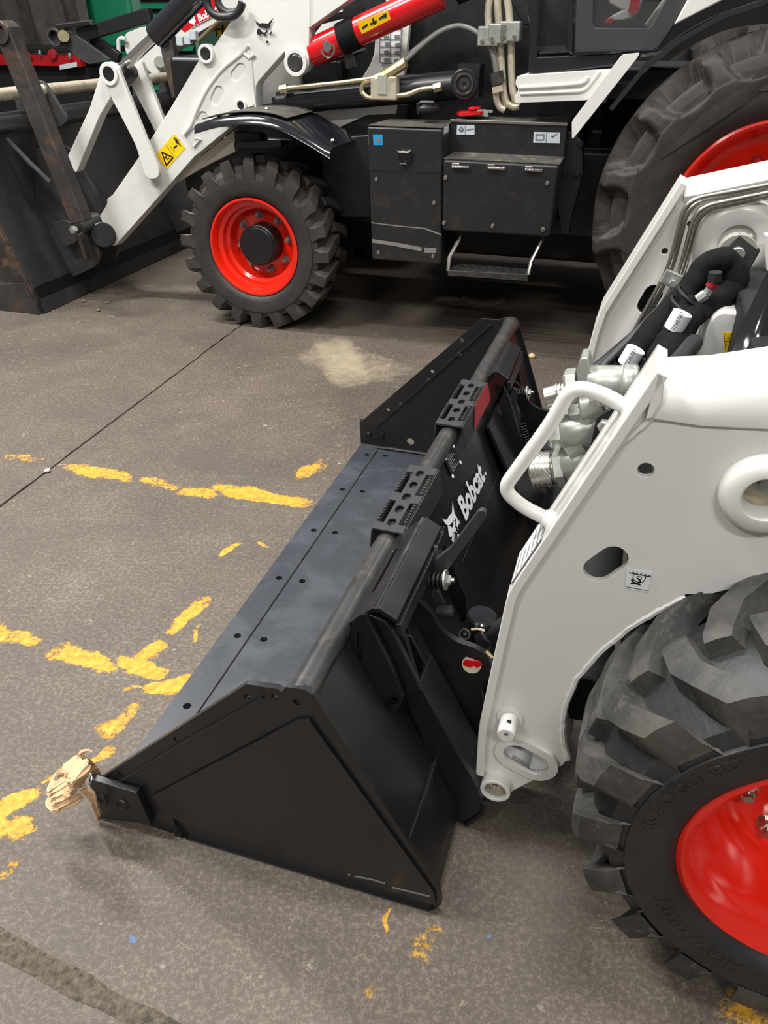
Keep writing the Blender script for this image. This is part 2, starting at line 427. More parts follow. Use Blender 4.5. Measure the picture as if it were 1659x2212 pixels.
    dk = blobs([((420, 1085), (640, 1160), .1, .5), ((620, 1240), (300, 1330), .12, .55), ((330, 1560), (60, 1560), .14, .5), ((900, 2050), (1240, 2120), .1, .45), ((1100, 1780), (1230, 2000), .1, .75), ((830, 668), (1250, 720), .55, .9), ((300, 955), (560, 1010), .13, .7), ((0, 1180), (330, 1180), .2, .7), ((690, 642), (900, 690), .3, .8)])  # floor stains, plus painted-in shade under the backhoe and beside the near tyre
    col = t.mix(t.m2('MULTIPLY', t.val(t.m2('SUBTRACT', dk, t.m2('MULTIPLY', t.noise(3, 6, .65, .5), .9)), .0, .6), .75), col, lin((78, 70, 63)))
    blu = blobs([((352 * .7836, 2026), (364 * .7836, 2027), .006, 1), ((1042, 2027), (1048, 2028), .005, 1), ((505, 1029), (545, 1036), .008, .5)])
    col = t.mix(t.m2('MULTIPLY', t.val(blu, .3, .9), .6), col, lin((66, 112, 168)))
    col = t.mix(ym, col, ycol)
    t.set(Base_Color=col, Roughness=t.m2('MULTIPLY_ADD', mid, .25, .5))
    t.bump(t.m2('ADD', t.m2('ADD', t.m2('MULTIPLY', fine, .6), t.m2('MULTIPLY', spk, .25)), t.m2('MULTIPLY', ym, .25)), .35, .006)
    MT['concrete'] = t.m
floor_mat()
t_ = NT('joint_dirt'); t_.set(Base_Color=t_.ramp(t_.noise(60, 6, .8), [(.35, lin((50, 44, 38))), (.7, lin((112, 101, 86)))]), Roughness=.95); t_.bump(t_.noise(90, 4), .6, .01); MT['joint_dirt'] = t_.m

def clip(poly, a, b, off):
    """keep the side of line a->b lying more than off to its left"""
    d = (b - a).normalized(); n = Vector((-d.y, d.x)); out = []
    f = lambda p: (Vector(p) - a).dot(n) - off
    for i in range(len(poly)):
        p, q = Vector(poly[i]), Vector(poly[(i + 1) % len(poly)]); fp, fq = f(p), f(q)
        if fp >= 0: out.append(p)
        if fp * fq < 0: out.append(p + (q - p) * (fp / (fp - fq)))
    return [tuple(p) for p in out]
FLB = thing('floor', 'worn grey concrete workshop floor with yellow paint lines', 'floor', (0, 0, 0))
FLB['kind'] = 'structure'
big = [(-13, -5), (9, -5), (9, 11), (-13, 11)]
j1a, j1b = az('F', (0, 1095)).xy, az('F', (495, 722)).xy
j2a, j2b = az('F', (0, 2042)).xy, az('F', (290, 2196)).xy
part('floor_bed', box(-13.2, 9.2, -5.2, 11.2, -.2, -.02), 'joint_dirt', FLB)
def jag(poly, lines_):
    out = []
    for i in range(len(poly)):
        p, q = Vector(poly[i]), Vector(poly[(i + 1) % len(poly)]); out.append(tuple(p))
        for a, b in lines_:
            d = (b - a).normalized(); n = Vector((-d.y, d.x))
            if abs((p - a).dot(n)) < .03 and abs((q - a).dot(n)) < .03:
                ts = sorted(((a + d * (-1.2 + .03 * k)) - p).dot((q - p).normalized()) / (q - p).length for k in range(190))
                out += [tuple(p + (q - p) * t + n * (.007 * noise.noise(Vector(((p + (q - p) * t).x * 14, (p + (q - p) * t).y * 14, i * 3.1))))) for t in ts if .001 < t < .999]
    return out
sA = clip(big, j1a, j1b, .007)
rest = clip(big, j1b, j1a, .007)
sB = clip(rest, j2a, j2b, .012)
sC = clip(rest, j2b, j2a, .012)
for s_ in (sA, sB, sC):
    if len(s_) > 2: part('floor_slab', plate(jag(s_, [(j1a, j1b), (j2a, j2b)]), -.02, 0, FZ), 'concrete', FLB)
# dirt packed into the joints, a little below the slab tops
def seam(a, b, w, z):
    d = (b - a).normalized(); n = Vector((-d.y, d.x)); L, Rr = [], []
    for i in range(160):
        p = a + d * (-1.5 + i * .05); k = noise.noise(Vector((p.x * 9, p.y * 9, 0)))
        ww = w * (1.0 + .5 * k)
        L.append((p.x + n.x * ww, p.y + n.y * ww, z)); Rr.append((p.x - n.x * ww * .8, p.y - n.y * ww * .8, z))
    return loft([L, [((l[0] + r[0]) / 2, (l[1] + r[1]) / 2, z + .001) for l, r in zip(L, Rr)], Rr])
part('joint_filler', seam(j1a, j1b, .006, -.006), 'joint_dirt', FLB)
part('joint_filler', seam(j2a, j2b, .024, .0012), 'joint_dirt', FLB)
WB = thing('wall_back', 'dark unlit workshop wall behind the machines', 'wall', (-2, 10.9, 0)); WB['kind'] = 'structure'
part('wall_panel', box(-13, 9, 10.9, 11.05, 0, 5.6), 'wall', WB)

# ================================================================== WHEELS
def wheel(root, c, Rt, w, rim, nl, style, flip=False, mats=('rubber', 'tread')):
    b = BASE[root.name]; c = Vector(c)
    hw = w / 2
    if style == 'skid':
        rp = [(rim + .012, -hw + .03), (rim + .014, -hw + .018), (rim + .006, -hw + .012), (rim - .006, -hw + .02), (rim - .012, -hw + .05), (rim - .02, -hw + .062), (rim - .034, -hw + .085),
              (rim - .038, -hw + .115), (rim - .05, -hw + .13), (rim - .054, -.01), (rim - .058, .0), (rim - .064, .0), (rim - .066, .012), (rim - .08, .03), (.1, .035), (.085, .03), (.05, .02), (0, .02)]
    elif style == 'front':
        rp = [(rim + .012, -hw + .03), (rim + .012, -hw + .012), (rim, -hw + .01), (rim - .01, -hw + .03), (rim - .016, -hw + .06), (rim - .036, -hw + .068), (rim - .042, -hw + .1), (rim - .06, -hw + .11), (rim - .064, -hw + .14),
              (rim - .066, -.005), (rim - .08, .012), (.13, .015), (0, .015)]
    else:
        rp = [(rim + .016, -hw + .07), (rim + .016, -hw + .045), (rim + .004, -hw + .04), (rim - .012, -hw + .05), (rim - .02, -hw + .08), (rim - .034, -hw + .095), (rim - .04, -hw + .13), (rim - .06, -hw + .15),
              (rim - .1, -hw + .16), (.16, -.05), (0, -.05)]
    me = mesh('wheel', lathe(rp, (0, 0, 0), (0, 1, 0), 64), 50); me.materials.append(MT['red'])
    W_ = inst('wheel', me, root, c - b, (0, 0, math.pi) if flip else None); W_['label'] = 'glossy red steel wheel rim'
    cr = Rt - .035 if style != 'rear' else Rt - .06
    prof = [(rim + .004, -hw + .03), (rim + .02, -hw + .012), (rim + .024, -hw + .004), (rim + (cr - rim) * .3, -hw), (rim + (cr - rim) * .52, -hw - .004), (rim + (cr - rim) * .62, -hw - .003), (rim + (cr - rim) * .63, -hw + .004),
            (rim + (cr - rim) * .8, -hw + .012), (cr - .03, -hw + .03), (cr - .008, -hw + .065), (cr, -hw * .35), (cr + .003, 0)]
    full = prof + [(r_, -h) for r_, h in reversed(prof[:-1])]
    if style == 'rear':
        base = [(rim + .004, -hw + .06), (rim + .03, -hw + .03), (rim + .08, -hw + .006), (rim + .15, -hw), (rim + .2, -hw - .002), (rim + .205, -hw + .004), (Rt - .11, -hw + .008), (Rt - .06, -hw + .022), (Rt - .028, -hw + .04), (Rt - .01, -hw + .07), (Rt - .002, -hw * .5), (Rt, -hw * .25), (Rt, 0)]
        pts = spline([(a, b, 0) for a, b in base], 4); nT = 300; rows = []
        halfp = [(p.x, p.y) for p in pts]; prof_all = halfp + [(a, -b) for a, b in reversed(halfp[:-1])]
        lens = [0.0]
        for a, b in zip(halfp, halfp[1:]): lens.append(lens[-1] + math.hypot(b[0] - a[0], b[1] - a[1]))
        tot = lens[-1]; larr = [tot - l for l in lens]; larr = larr + list(reversed(larr[:-1])); m_ = len(halfp) - 1
        nrm = []
        for i in range(len(prof_all)):
            a, b = prof_all[max(i - 1, 0)], prof_all[min(i + 1, len(prof_all) - 1)]; tx, ty = b[0] - a[0], b[1] - a[1]; q = math.hypot(tx, ty) or 1
            nrm.append((ty / q, -tx / q))
        pitch = 2 * math.pi / nl
        for i in range(len(prof_all)):
            r_, y_ = prof_all[i]; l = larr[i]; sd = 0 if i <= m_ else .5; row = []
            for k in range(nT):
                th = 2 * math.pi * k / nT; d_ = 0.0
                if l < .36:
                    ph = (th / pitch + sd + (l - .15) * .55) % 1.0 - .5
                    u_ = ph * pitch * Rt / .12; w_ = (l - .165) / .155
                    f_ = max(0.0, 1 - (abs(u_) ** 3.2 + abs(w_) ** 4)); f_ = min(1, f_ * 3.2); d_ = .09 * f_ * f_ * (3 - 2 * f_)
                rr = r_ - nrm[i][0] * d_ * (1 if nrm[i][0] > 0 else -1); yy = y_ - abs(nrm[i][1]) * d_ * (-1 if y_ < 0 else 1) * .6
                row.append(Vector((rr * math.cos(th), yy, rr * math.sin(th))))
            rows.append(row)
        me = mesh('tire', loft(rows, True), 80)
    else:
        me = mesh('tire', lathe(full, (0, 0, 0), (0, 1, 0), 72), 60)
    me.materials.append(MT[mats[0]])
    inst('tire', me, W_)['label'] = 'black rubber tyre'
    if style == 'rear': return W_, [(a, b) for a, b in base[:8]]
    # tread bars: stations (across, arc shift, half width, top radius, base radius)
    if style == 'skid':
        st = [(.12, -.052, .021, Rt - .004, cr - .004), (.02, -.05, .023, Rt, cr - .004), (-.38, -.032, .026, Rt, cr - .004), (-.72, .012, .028, Rt - .004, cr - .012), (-.93, .05, .03, Rt - .017, cr - .035), (-1.0, .062, .032, Rt - .06, cr - .06), (-.985, .064, .03, rim + (cr - rim) * .76, rim + (cr - rim) * .7)]
    elif style == 'front':
        st = [(.1, -.05, .022, Rt, cr - .004), (-.3, -.03, .026, Rt, cr - .004), (-.72, .0, .029, Rt - .003, cr - .012), (-.95, .018, .03, Rt - .008, cr - .04), (-1.0, .02, .03, Rt - .055, cr - .055), (-.985, .02, .028, rim + (cr - rim) * .68, rim + (cr - rim) * .6)]
    else:
        st = [(.12, -.16, .05, Rt, cr - .004), (-.3, -.09, .062, Rt, cr - .004), (-.7, .01, .07, Rt - .008, cr - .02), (-.94, .07, .082, Rt - .035, cr - .05), (-1.0, .08, .1, Rt - .1, cr - .09), (-.99, .08, .11, rim + (cr - rim) * .62, rim + (cr - rim) * .55)]
    def lug(sgn):
        rows = []
        for v, sh, h_, rt, rb in st:
            y = v * hw * (1 if sgn > 0 else -1)
            f = 1.5 if style != 'rear' else 1.3
            rows.append([((rr) * math.sin((sh + q) / Rt), y, (rr) * math.cos((sh + q) / Rt)) for q, rr in ((-h_ * f, rb), (-h_, rt), (0, rt + .0015), (h_, rt), (h_ * f, rb))])
        V, Fc = loft(rows); n = len(rows)
        Fc += [(0, 1, 2, 3, 4), tuple((n - 1) * 5 + i for i in range(5))]
        return V, Fc
    for sgn in (1, -1):
        me = mesh('tread_lug', lug(sgn), 35); me.materials.append(MT[mats[1]])
        for i in range(nl):
            a = 2 * math.pi * (i + (.5 if sgn < 0 else 0)) / nl
            inst('tread_lug', me, W_, (0, 0, 0), (0, a, 0))
    return W_, prof
def sidewall_text(Wo, prof, s, ang, r0, size, bold=.004, sx=1.0, mat='rubber', lift=.0018, end=None):
    """raised lettering following the tyre, reading clockwise from ang"""
    g = text2d(s, size, 0, bold, sx); pr = sorted(prof)
    if end is not None:
        k_ = (ang - end) * r0 / max(v[0] for v in g[0]); g = ([(a * k_, b) for a, b in g[0]], g[1])
    def yat(r_):
        for (a, ya), (b_, yb) in zip(pr, pr[1:]):
            if a <= r_ <= b_: return ya + (yb - ya) * (r_ - a) / max(b_ - a, 1e-6)
        return pr[-1][1]
    n = len(g[0]); V = []
    for lay in (lift, -.004):
        for tx, ty in g[0]:
            r_ = r0 + ty; a = ang - tx / r0
            V.append(Vector((r_ * math.cos(a), yat(r_) - lay, r_ * math.sin(a))))
    Fc = [f for f in g[1]]
    ed = {}
    for f in g[1]:
        for i in range(len(f)):
            e = (f[i], f[(i + 1) % len(f)]); ed[e] = 1
    for (a, b_) in ed:
        if (b_, a) not in ed: Fc.append((a, b_, b_ + n, a + n))
    me = mesh('lettering', (V, Fc), 30); me.materials.append(MT[mat]); return inst('lettering', me, Wo)

# ================================================================== LOOSE BUCKET IN FRONT OF THE SKID STEER
BW = 1.88
BK = thing('digging_bucket', 'empty charcoal loader bucket with tooth-less edge, step treads and white cat logo on its back', 'bucket', (.4, .94, 0))
yn, yf = .018, 1.862
near_o = Y('F', [(203, 1690), (532, 1478), (598, 1488), (609, 1495), (618, 1484), (655, 1489), (676, 1500)], yn)
far_o = Y('K', [(60, 880), (1010, 68), (1110, 76), (1160, 76), (1195, 58), (1275, 66), (1300, 100)], yf)
nheel, fheel = [(.795, .075), (.800, .03), (.785, .0)], [(.805, .075), (.81, .03), (.795, .0)]
n_out = near_o + nheel + [(.19, .0), (.03, .004)]
f_out = far_o + fheel + [(.19, .0), (.02, .004)]
hol = [(535, 1506), (593, 1506), (641, 1517), (381, 1598), (260, 1672)]
nh = [circ(p, .007, 10) for p in Y('F', hol, yn)] + [circ(Y('F', [(370, 1767)], yn)[0], .011, 12)]
fh = [circ(p, .009, 10) for p in Y('K', [(625, 480), (280, 780), (855, 237), (600, 548), (835, 343), (380, 740)], yf)] + [circ(Y('K', [(455, 1028)], yf)[0], .017, 12)]
part('side_plate', plate(n_out, yn, yn + .012, FY, nh), 'bucket_black', BK, .002)
part('side_plate', plate(f_out, yf, yf + .012, FY, fh), 'bucket_black', BK, .002)
# stiffener strips along the side plates
ns = Y('F', [(203, 1690), (532, 1478), (598, 1488), (569, 1507), (250, 1692)], yn)
dn = Y('O', [(408, 448), (915, 183), (960, 110), (1385, 800), (1395, 830), (1380, 850)], yn)
dn = dn[:3] + [(.79, .075), (.794, .03), (.78, .004), (.235, .004), dn[0]]
dn = [Y('O', [(408, 448)], yn)[0], Y('O', [(640, 325)], yn)[0], Y('O', [(915, 183)], yn)[0], (near_o[-1][0] - .008, near_o[-1][1] - .06), (.786, .07), (.79, .03), (.776, .003), (.235, .003)]
part('wear_plate', plate(dn, yn - .006, yn, FY, [circ(Y('F', [(370, 1767)], yn)[0], .011, 12)]), 'bucket_black', BK, .002)
st_in = Y('F', [(243, 1690), (556, 1496), (569, 1506), (252, 1695)], yn)
part('stiffener', tube([(p[0], yn - .001, p[1]) for p in Y('O', [(275, 412), (520, 262), (795, 108)], yn)], .004, 8), 'bucket_black', BK)
part('stiffener', tube([(p[0], yf - .001, p[1]) for p in Y('K', [(180, 918), (500, 640), (830, 345), (1090, 110)], yf)], .005, 8), 'bucket_black', BK)
# bolted side cutters
for sgn in (1, -1):
    if sgn > 0:
        oc = Y('U', [(600, 505), (1240, 690), (1265, 705), (1440, 1085), (790, 945)], 0.0); y0, y1 = 0.0, yn
        oc = Y('F', [(190, 1683), (292, 1713), (296, 1716), (326, 1783)], 0.0) + [(.012, .0)]
        bolts = Y('U', [(785, 755), (1070, 845)], 0.0); ax = -1
    else:
        oc = Y('K', [(42, 855), (128, 858), (180, 915), (175, 1045), (60, 1035)], yf); y0, y1 = yf + .012, yf + .03
        oc = [(-.004, .125), (.09, .11), (.15, .008), (.0, .006)]; bolts = Y('K', [(135, 965), (235, 972)], yf); ax = -1
    sc_ = part('side_cutter', plate(oc, y0, y1, FY), 'bucket_black', BK, .003)
    for bx_, bz_ in bolts:
        yb = y0 if sgn > 0 else yf
        part('bolt', lathe([(.017, -.001), (.014, .003), (.009, -.002), (.004, -.004), (0, -.004)] if sgn > 0 else [(0, .012), (.009, .012), (.011, .008), (.011, -.001)], (bx_, yb, bz_), (0, -1, 0), 16), 'black', sc_)
part('tab', box(.204, .222, yn - .005, yn + .012, .0, .014), 'black', BK)
# floor, cutting edge with bolt holes
eh = [az('F', p, .02).xy for p in [(404, 1525), (513, 1373), (603, 1248), (678, 1145), (740, 1057), (793, 982)]]
eh2 = [az('F', p, .017).xy for p in [(570, 1381), (653, 1255), (724, 1150), (783, 1061), (833, 984)]]
edge_w = (az('F', (425, 1530), .02).x + az('F', (817, 972), .02).x) / 2
part('cutting_edge', plate([(.004, .018), (edge_w, .018), (edge_w, BW), (.004, BW)], .0, .02, FZ, [circ(p, .0105, 14) for p in eh]), 'bucket_floor', BK, .003)
part('bucket_floor', plate([(edge_w + .001, .03), (.74, .03), (.74, 1.85), (edge_w + .001, 1.85)], .004, .017, FZ, [circ(p, .0105, 14) for p in eh2]), 'bucket_floor', BK, .002)
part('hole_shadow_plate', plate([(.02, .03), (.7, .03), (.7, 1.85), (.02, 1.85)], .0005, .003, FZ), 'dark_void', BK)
part('weld_bead', tube([(edge_w + .001, .03 + i * .06, .0185 + .001 * random.random()) for i in range(31)], .003, 6), 'pipe_worn', BK)
part('weld_bead', tube([(x_ * .62 + .02, yf - .003, .02 + .002 * random.random()) for x_ in [i / 24 for i in range(25)]], .006, 6), 'pipe_worn', BK)
part('weld_bead', tube([(x_ * .62 + .05, yn + .015, .02 + .002 * random.random()) for x_ in [i / 24 for i in range(25)]], .005, 6), 'bucket_black', BK)
# back shell: slopes from the tube down to the heel
nb, fb = Vector((near_o[-1][0] - .006, yn, near_o[-1][1] - .02)), Vector((far_o[-1][0] - .006, yf, far_o[-1][1] - .03))
def back(y, s):                                               # s = 0 at the tube, 1 at the heel
    f_ = (y - yn) / (yf - yn); top = nb.lerp(fb, f_); bot = Vector((.775 + .01 * f_, y, .085)); return Vector((top.lerp(bot, s).x, y, top.lerp(bot, s).z))
ysr = [yn + .002 + (yf - yn) * i / 8 for i in range(9)]
rows = [[back(y, s) for y in ysr] for s in (0, .25, .5, .75, 1)]
rows += [[Vector((.788, y, .045)) for y in ysr], [Vector((.778, y, .006)) for y in ysr], [Vector((.72, y, .003)) for y in ysr]]
part('back_shell', slab(rows, -.01), 'bucket_black', BK, smooth=50)
B0, B1 = back(.75, 0), back(.75, 1)
BN = (B1 - B0).cross(back(1.0, .4) - back(.5, .4)).normalized(); BN = BN if BN.x > 0 else -BN
def ab(k, p, off=.0): return hit(k, p, back(.75, .4) + BN * (off + .003), BN)
rib0, rib1 = ab('O', (1297, 640), .006), ab('O', (1398, 342), .006)
part('back_rib', bar(rib0, rib0.lerp(rib1, 2.4), .016, .012, BN), 'bucket_black', BK, .003)
rib2 = [back(y, .46) + BN * .0 for y in (.3, 1.6)]
part('back_seam', bar(rib2[0] - BN * .004, rib2[1] - BN * .004, .006, .01, BN), 'bucket_black', BK, .002)
# top tube
tn, tf = Vector((near_o[4][0] + .022, yn + .006, near_o[5][1] - .026)), Vector((far_o[4][0] + .022, yf + .006, far_o[4][1] - .026))
def tb(y): return tn.lerp(tf, (y - tn.y) / (tf.y - tn.y))
part('top_tube', cyl(tn, tf, .026, 28), 'pipe_worn', BK)
part('weld_bead', lathe([(.025, 0), (.031, .002), (.03, .007), (.025, .008)], tf - Vector((0, .008, 0)), (0, 1, 0), 20), 'pipe_worn', BK)
# two stepped grip treads clamped over the tube
def tread(kname, pn, pf, skirt, red):
    ya, yb = pn, pf; a, b = tb(ya), tb(yb); d = (b - a).normalized(); L = (b - a).length
    fr = frame(a + Vector((0, 0, .034)), d, Vector((-1, 0, 0)))
    s_ = part('step_tread', plate([(0, -.036), (L, -.036), (L, .036), (0, .036)], -.004, .001, (fr[0], fr[1], fr[2], Vector((0, 0, 1))),
              [slot((L * q - .006, 0), (L * q + .006, 0), .009, 5) for q in (.12, .31, .5, .69, .88)] +
              [[(L * q0, sd * .023 - .006), (L * q1, sd * .023 - .006), (L * q1, sd * .023 + .006), (L * q0, sd * .023 + .006)] for sd in (-1, 1) for q0, q1 in ((.1, .42), (.54, .88))]), 'lever_black', BK, .0015)
    for sd, dep in ((-1, .062), (1, .05)):
        xo = -sd * .036; 
        v0, v1 = a + Vector((xo, 0, .033)), b + Vector((xo, 0, .033))
        lo0, lo1 = v0 + Vector((.012 if xo > 0 else -.004, 0, -dep)), v1 + Vector((.012 if xo > 0 else -.004, 0, -dep))
        part('skirt', slab([[v0, v1], [lo0, lo1]], .004), 'lever_black', s_, .001)
        if red and xo > 0:
            part('paint_smear', slab([[v0.lerp(v1, .45) + Vector((.006, 0, .002)), v1 + Vector((.006, 0, .002))], [lo0.lerp(lo1, .3) + Vector((.006, 0, .012)), lo1 + Vector((.006, 0, .01))]], .001), 'redpaint_smear', s_)
        teeth = []
        for q0, q1 in ((.1, .42), (.54, .88)):
            for i in range(8):
                q = q0 + (q1 - q0) * (i + .5) / 8; c = a.lerp(b, q) + Vector((-sd * .031, 0, .033))
                teeth.append(lathe([(.0055, 0), (.0035, .008), (0, .0085)], c, (0, 0, 1), 6))
        part('grip_teeth', join(*teeth), 'pipe_worn', s_, kind='stuff')
    return s_
yA0, yA1 = [hit('K', p, (0, 0, .60), (0, 0, 1)).y for p in ((285, 1620), (545, 1158))]
yB0, yB1 = [hit('K', p, (0, 0, .60), (0, 0, 1)).y for p in ((735, 860), (905, 545))]
tread('n', yA0, yA1, .05, False); tread('f', yB0, yB1, .05, True)
# quick-attach mounts, one near each end
def PX(k, pts, y): return [ay(k, p, y) for p in pts]
def mount(g): return g
y_c = .2
def both(name, g, mat, bev=0.0, far=True):
    part(name, g, mat, BK, bev)
    if far: part(name, mir(g), mat, BK, bev)
a0, a1 = tb(.205), tb(.5)
hk = [ay('L', p, yy) for p, yy in (((420, 905), .2), ((575, 1010), .2))]
hf = [v + Vector((.008, .31, .012)) for v in hk]
top_in0, top_in1 = a0 + Vector((.018, 0, .005)), a1 + Vector((.018, 0, .005))
q0, q1 = hk[0], hf[0]
uu = (q1 - q0).normalized(); fr = frame(top_in0, (top_in1 - top_in0), (q0 - top_in0)); Lw = (q0 - top_in0).length; Ll = (top_in1 - top_in0).length
both('slotted_plate', plate([(0, -.004), (Ll, -.004), (Ll, Lw), (0, Lw)], -.008, .0, fr, [slot((Ll * .28, Lw * .5), (Ll * .72, Lw * .5), .0085, 6)]), 'bucket_black', .002)
both('hook_bar', slab([[hk[0], hf[0]], [hk[1], hf[1]]], .012), 'bucket_black', .003)
lip0, lip1 = hk[1] + Vector((.004, 0, -.03)), hf[1] + Vector((.004, 0, -.03))
both('hook_lip', slab([[hk[1], hf[1]], [lip0, lip1]], .012), 'bucket_black', .002)
both('weld_bead', tube([hk[0].lerp(hf[0], i / 20) + Vector((0, 0, .002 * random.random())) for i in range(21)], .006, 6), 'bucket_black')
gp = rnd(Y('L', [(200, 1230), (235, 970), (330, 918), (415, 1100), (560, 1390), (645, 1625), (590, 1730), (345, 1865), (310, 1860), (172, 1580)], y_c - .01), .008, 3)
sl = Y('L', [(292, 1095), (280, 1385)], y_c - .01); sl2 = Y('L', [(455, 1690), (575, 1635)], y_c - .01)
both('gusset_plate', plate(gp, y_c - .01, y_c + .004, FY, [slot(sl[0], sl[1], .006, 5), slot(sl2[0], sl2[1], .008, 5)]), 'bucket_black', .003)
both('gusset_flange', bar(ay('L', (200, 1240), y_c - .016), ay('L', (175, 1575), y_c - .016), .014, .014, (0, 1, 0)), 'bucket_black', .003)
both('gusset_flange', bar(ay('L', (175, 1575), y_c - .016), ay('L', (330, 1865), y_c - .016), .014, .014, (0, 1, 0)), 'bucket_black', .003)
gp2 = Y('L', [(330, 925), (500, 1000), (560, 1085), (800, 1570), (640, 1618), (410, 1130)], y_c + .012)
both('hook_end', plate(gp2, y_c + .014, y_c + .03, FY), 'bucket_black', .004)
rb = rnd(Y('F', [(852, 1348), (868, 1350), (905, 1476), (1033, 1706), (1047, 1733), (1043, 1755), (983, 1797), (972, 1700), (928, 1625), (896, 1556), (872, 1490)], .235), .008, 3)
both('mount_rib', plate(rb, .232, .246, FY), 'bucket_black', .003)
both('rib_flange', slab([[ay('F', (905, 1480), .232), ay('F', (1034, 1708), .232)], [ay('F', (905, 1480), .232) + Vector((.004, .09, .004)), ay('F', (1034, 1708), .232) + Vector((.004, .09, .004))]], .01), 'bucket_black', .002)
hkp = [ay('F', (983, 1797), .232), ay('F', (1043, 1755), .232), ay('F', (1046, 1734), .232)]
both('heel_hook', slab([[v for v in (hkp[2], hkp[1], hkp[0])], [v + Vector((0, .12, 0)) for v in (hkp[2], hkp[1], hkp[0])]], .012), 'bucket_black', .003)
both('heel_hook_edge', tube([hkp[2], hkp[1], hkp[0]], .006, 8), 'bucket_black')
# serial plate, brand lettering and cat logo on the back
sp = [ab('K', p, .002) for p in ((715, 1150), (788, 1045), (850, 1190), (783, 1312))]
part('serial_plate', slab([[sp[0], sp[1]], [sp[3], sp[2]]], .001), 'ink', BK)
for i in range(8):
    a = sp[0].lerp(sp[3], .12 + i * .1).lerp(sp[1].lerp(sp[2], .12 + i * .1), .14); b = sp[0].lerp(sp[3], .12 + i * .1).lerp(sp[1].lerp(sp[2], .12 + i * .1), .45 + .4 * ((i * 7) % 5) / 5)
    part('print_line', bar(a + BN * .0016, b + BN * .0016, .0022, .0008, BN), 'ink_grey', BK)
for v in sp: part('rivet', lathe([(.006, 0), (.005, .003), (0, .004)], v.lerp(sum(sp, Vector()) / 4, .12), BN, 10), 'decal_white', BK)
tfr_o = ab('Q', (825, 1612), .002); tfr_x = ab('Q', (1300, 590), .002); tfr_t = ab('Q', (622, 1120), .002)
ux = (tfr_x - tfr_o); uy = (tfr_t - tfr_o)
def skew(g, W0, H0, o=tfr_o): return [o + ux * (x / W0) + uy * (y / H0) + BN * .001 for x, y in g[0]], g[1]
g = text2d('Bobcat', 1.0, 0, .035, 1.0); w_ = max(v[0] for v in g[0]); h_ = max(v[1] for v in g[0])
part('lettering', skew(g, w_, h_), 'decal_white', BK, label='white Bobcat lettering')
dt_ = ab('Q', (1305, 470), .002); part('lettering', lathe([(.006, 0), (0, 0)], dt_ + BN * .001, BN, 12), 'decal_white', BK)
def flatpoly(k, polys, fn, mat, parent, name='logo'):
    gs = []
    for pl in polys:
        P3 = [fn(k, p) for p in pl]; c = P3[0]
        tr = tessellate_polygon([[Vector((p[0], p[1], 0)) for p in pl]])
        gs.append((P3, [tuple(t) for t in tr]))
    return part(name, join(*gs), mat, parent)
flatpoly('Q', [
    [(527, 1135), (570, 1420), (600, 1470), (598, 1530), (575, 1575), (545, 1610), (500, 1660), (470, 1700), (420, 1720), (360, 1685), (275, 1535), (330, 1575), (385, 1570), (410, 1550), (430, 1500), (510, 1410)],
    [(410, 1725), (470, 1735), (525, 1770), (548, 1700), (540, 1640), (570, 1600), (595, 1690), (590, 1770), (615, 1800), (585, 1885), (545, 1875), (500, 1985), (470, 1990), (440, 1965)],
    [(600, 1480), (640, 1540), (655, 1610), (720, 1600), (675, 1625), (720, 1640), (675, 1655), (718, 1690), (665, 1690), (655, 1760), (620, 1740), (605, 1650)],
    [(640, 1765), (662, 1780), (668, 1840), (655, 1830)], [(640, 1940), (670, 1910), (688, 1940), (640, 2000)], [(610, 1830), (640, 1880), (630, 1895)],
    [(530, 1890), (545, 1895), (520, 2110), (500, 2110)], [(550, 1900), (565, 1900), (552, 2115), (535, 2115)], [(572, 1905), (585, 1905), (588, 2060), (572, 2085)]],
    lambda k, p: ab(k, p, .003), 'decal_white', BK)
part('scratch_mark', join(*[bar(ay('O', a, yn - .0065), ay('O', b, yn - .0065), .0012, .004, (0, 0, 1)) for a, b in (((1115, 737), (1175, 748)), ((1175, 748), (1222, 762)), ((1248, 776), (1380, 808)), ((1092, 731), (1100, 731)))]), 'ink_grey', BK)

# ------------------------------------------------------------------ crumpled cardboard tied over the corner
CB = thing('cardboard_wrap', 'crumpled brown cardboard tied over the front corner of the bucket', 'cardboard', (-.06, -.01, 0))
def strip(Lp, Rp, ys, bulge=.0, amp=.004, seed=0, cor=0):
    rows = []
    Lc = spline([ay('U', p, y) for p, y in zip(Lp, ys)], 5); Rc = spline([ay('U', p, y) for p, y in zip(Rp, ys)], 5)
    for i, (a, b) in enumerate(zip(Lc, Rc)):
        row = []
        for j in range(11):
            t = j / 10; p = a.lerp(b, t); k = noise.noise_vector(p * 22 + Vector((seed, 0, 0))) + noise.noise_vector(p * 70 + Vector((0, seed, 0))) * .45
            p = p + k * amp + Vector((0, -bulge * math.sin(math.pi * t), 0))
            if cor: p += Vector((0, -cor * (1 if i % 2 else -.4), 0))
            row.append(p)
        rows.append(row)
    return slab(rows, .0025)
part('flap', strip([(250, 420), (180, 520), (120, 650), (98, 790)], [(390, 450), (370, 560), (440, 660), (530, 785)], [-.02, -.035, -.045, -.05], .03, .012, 1, .006), 'cardboard', CB, smooth=12)
part('flap', strip([(310, 300), (390, 360), (365, 480), (440, 560)], [(470, 205), (570, 280), (605, 420), (510, 560)], [-.01, -.03, -.04, -.03], .03, .014, 2, .004), 'cardboard', CB, smooth=12)
part('flap', strip([(480, 200), (560, 260), (640, 370), (710, 480)], [(560, 190), (690, 300), (790, 410), (805, 450)], [.02, .03, .035, .04], .008, .006, 3), 'cardboard', CB, smooth=12)
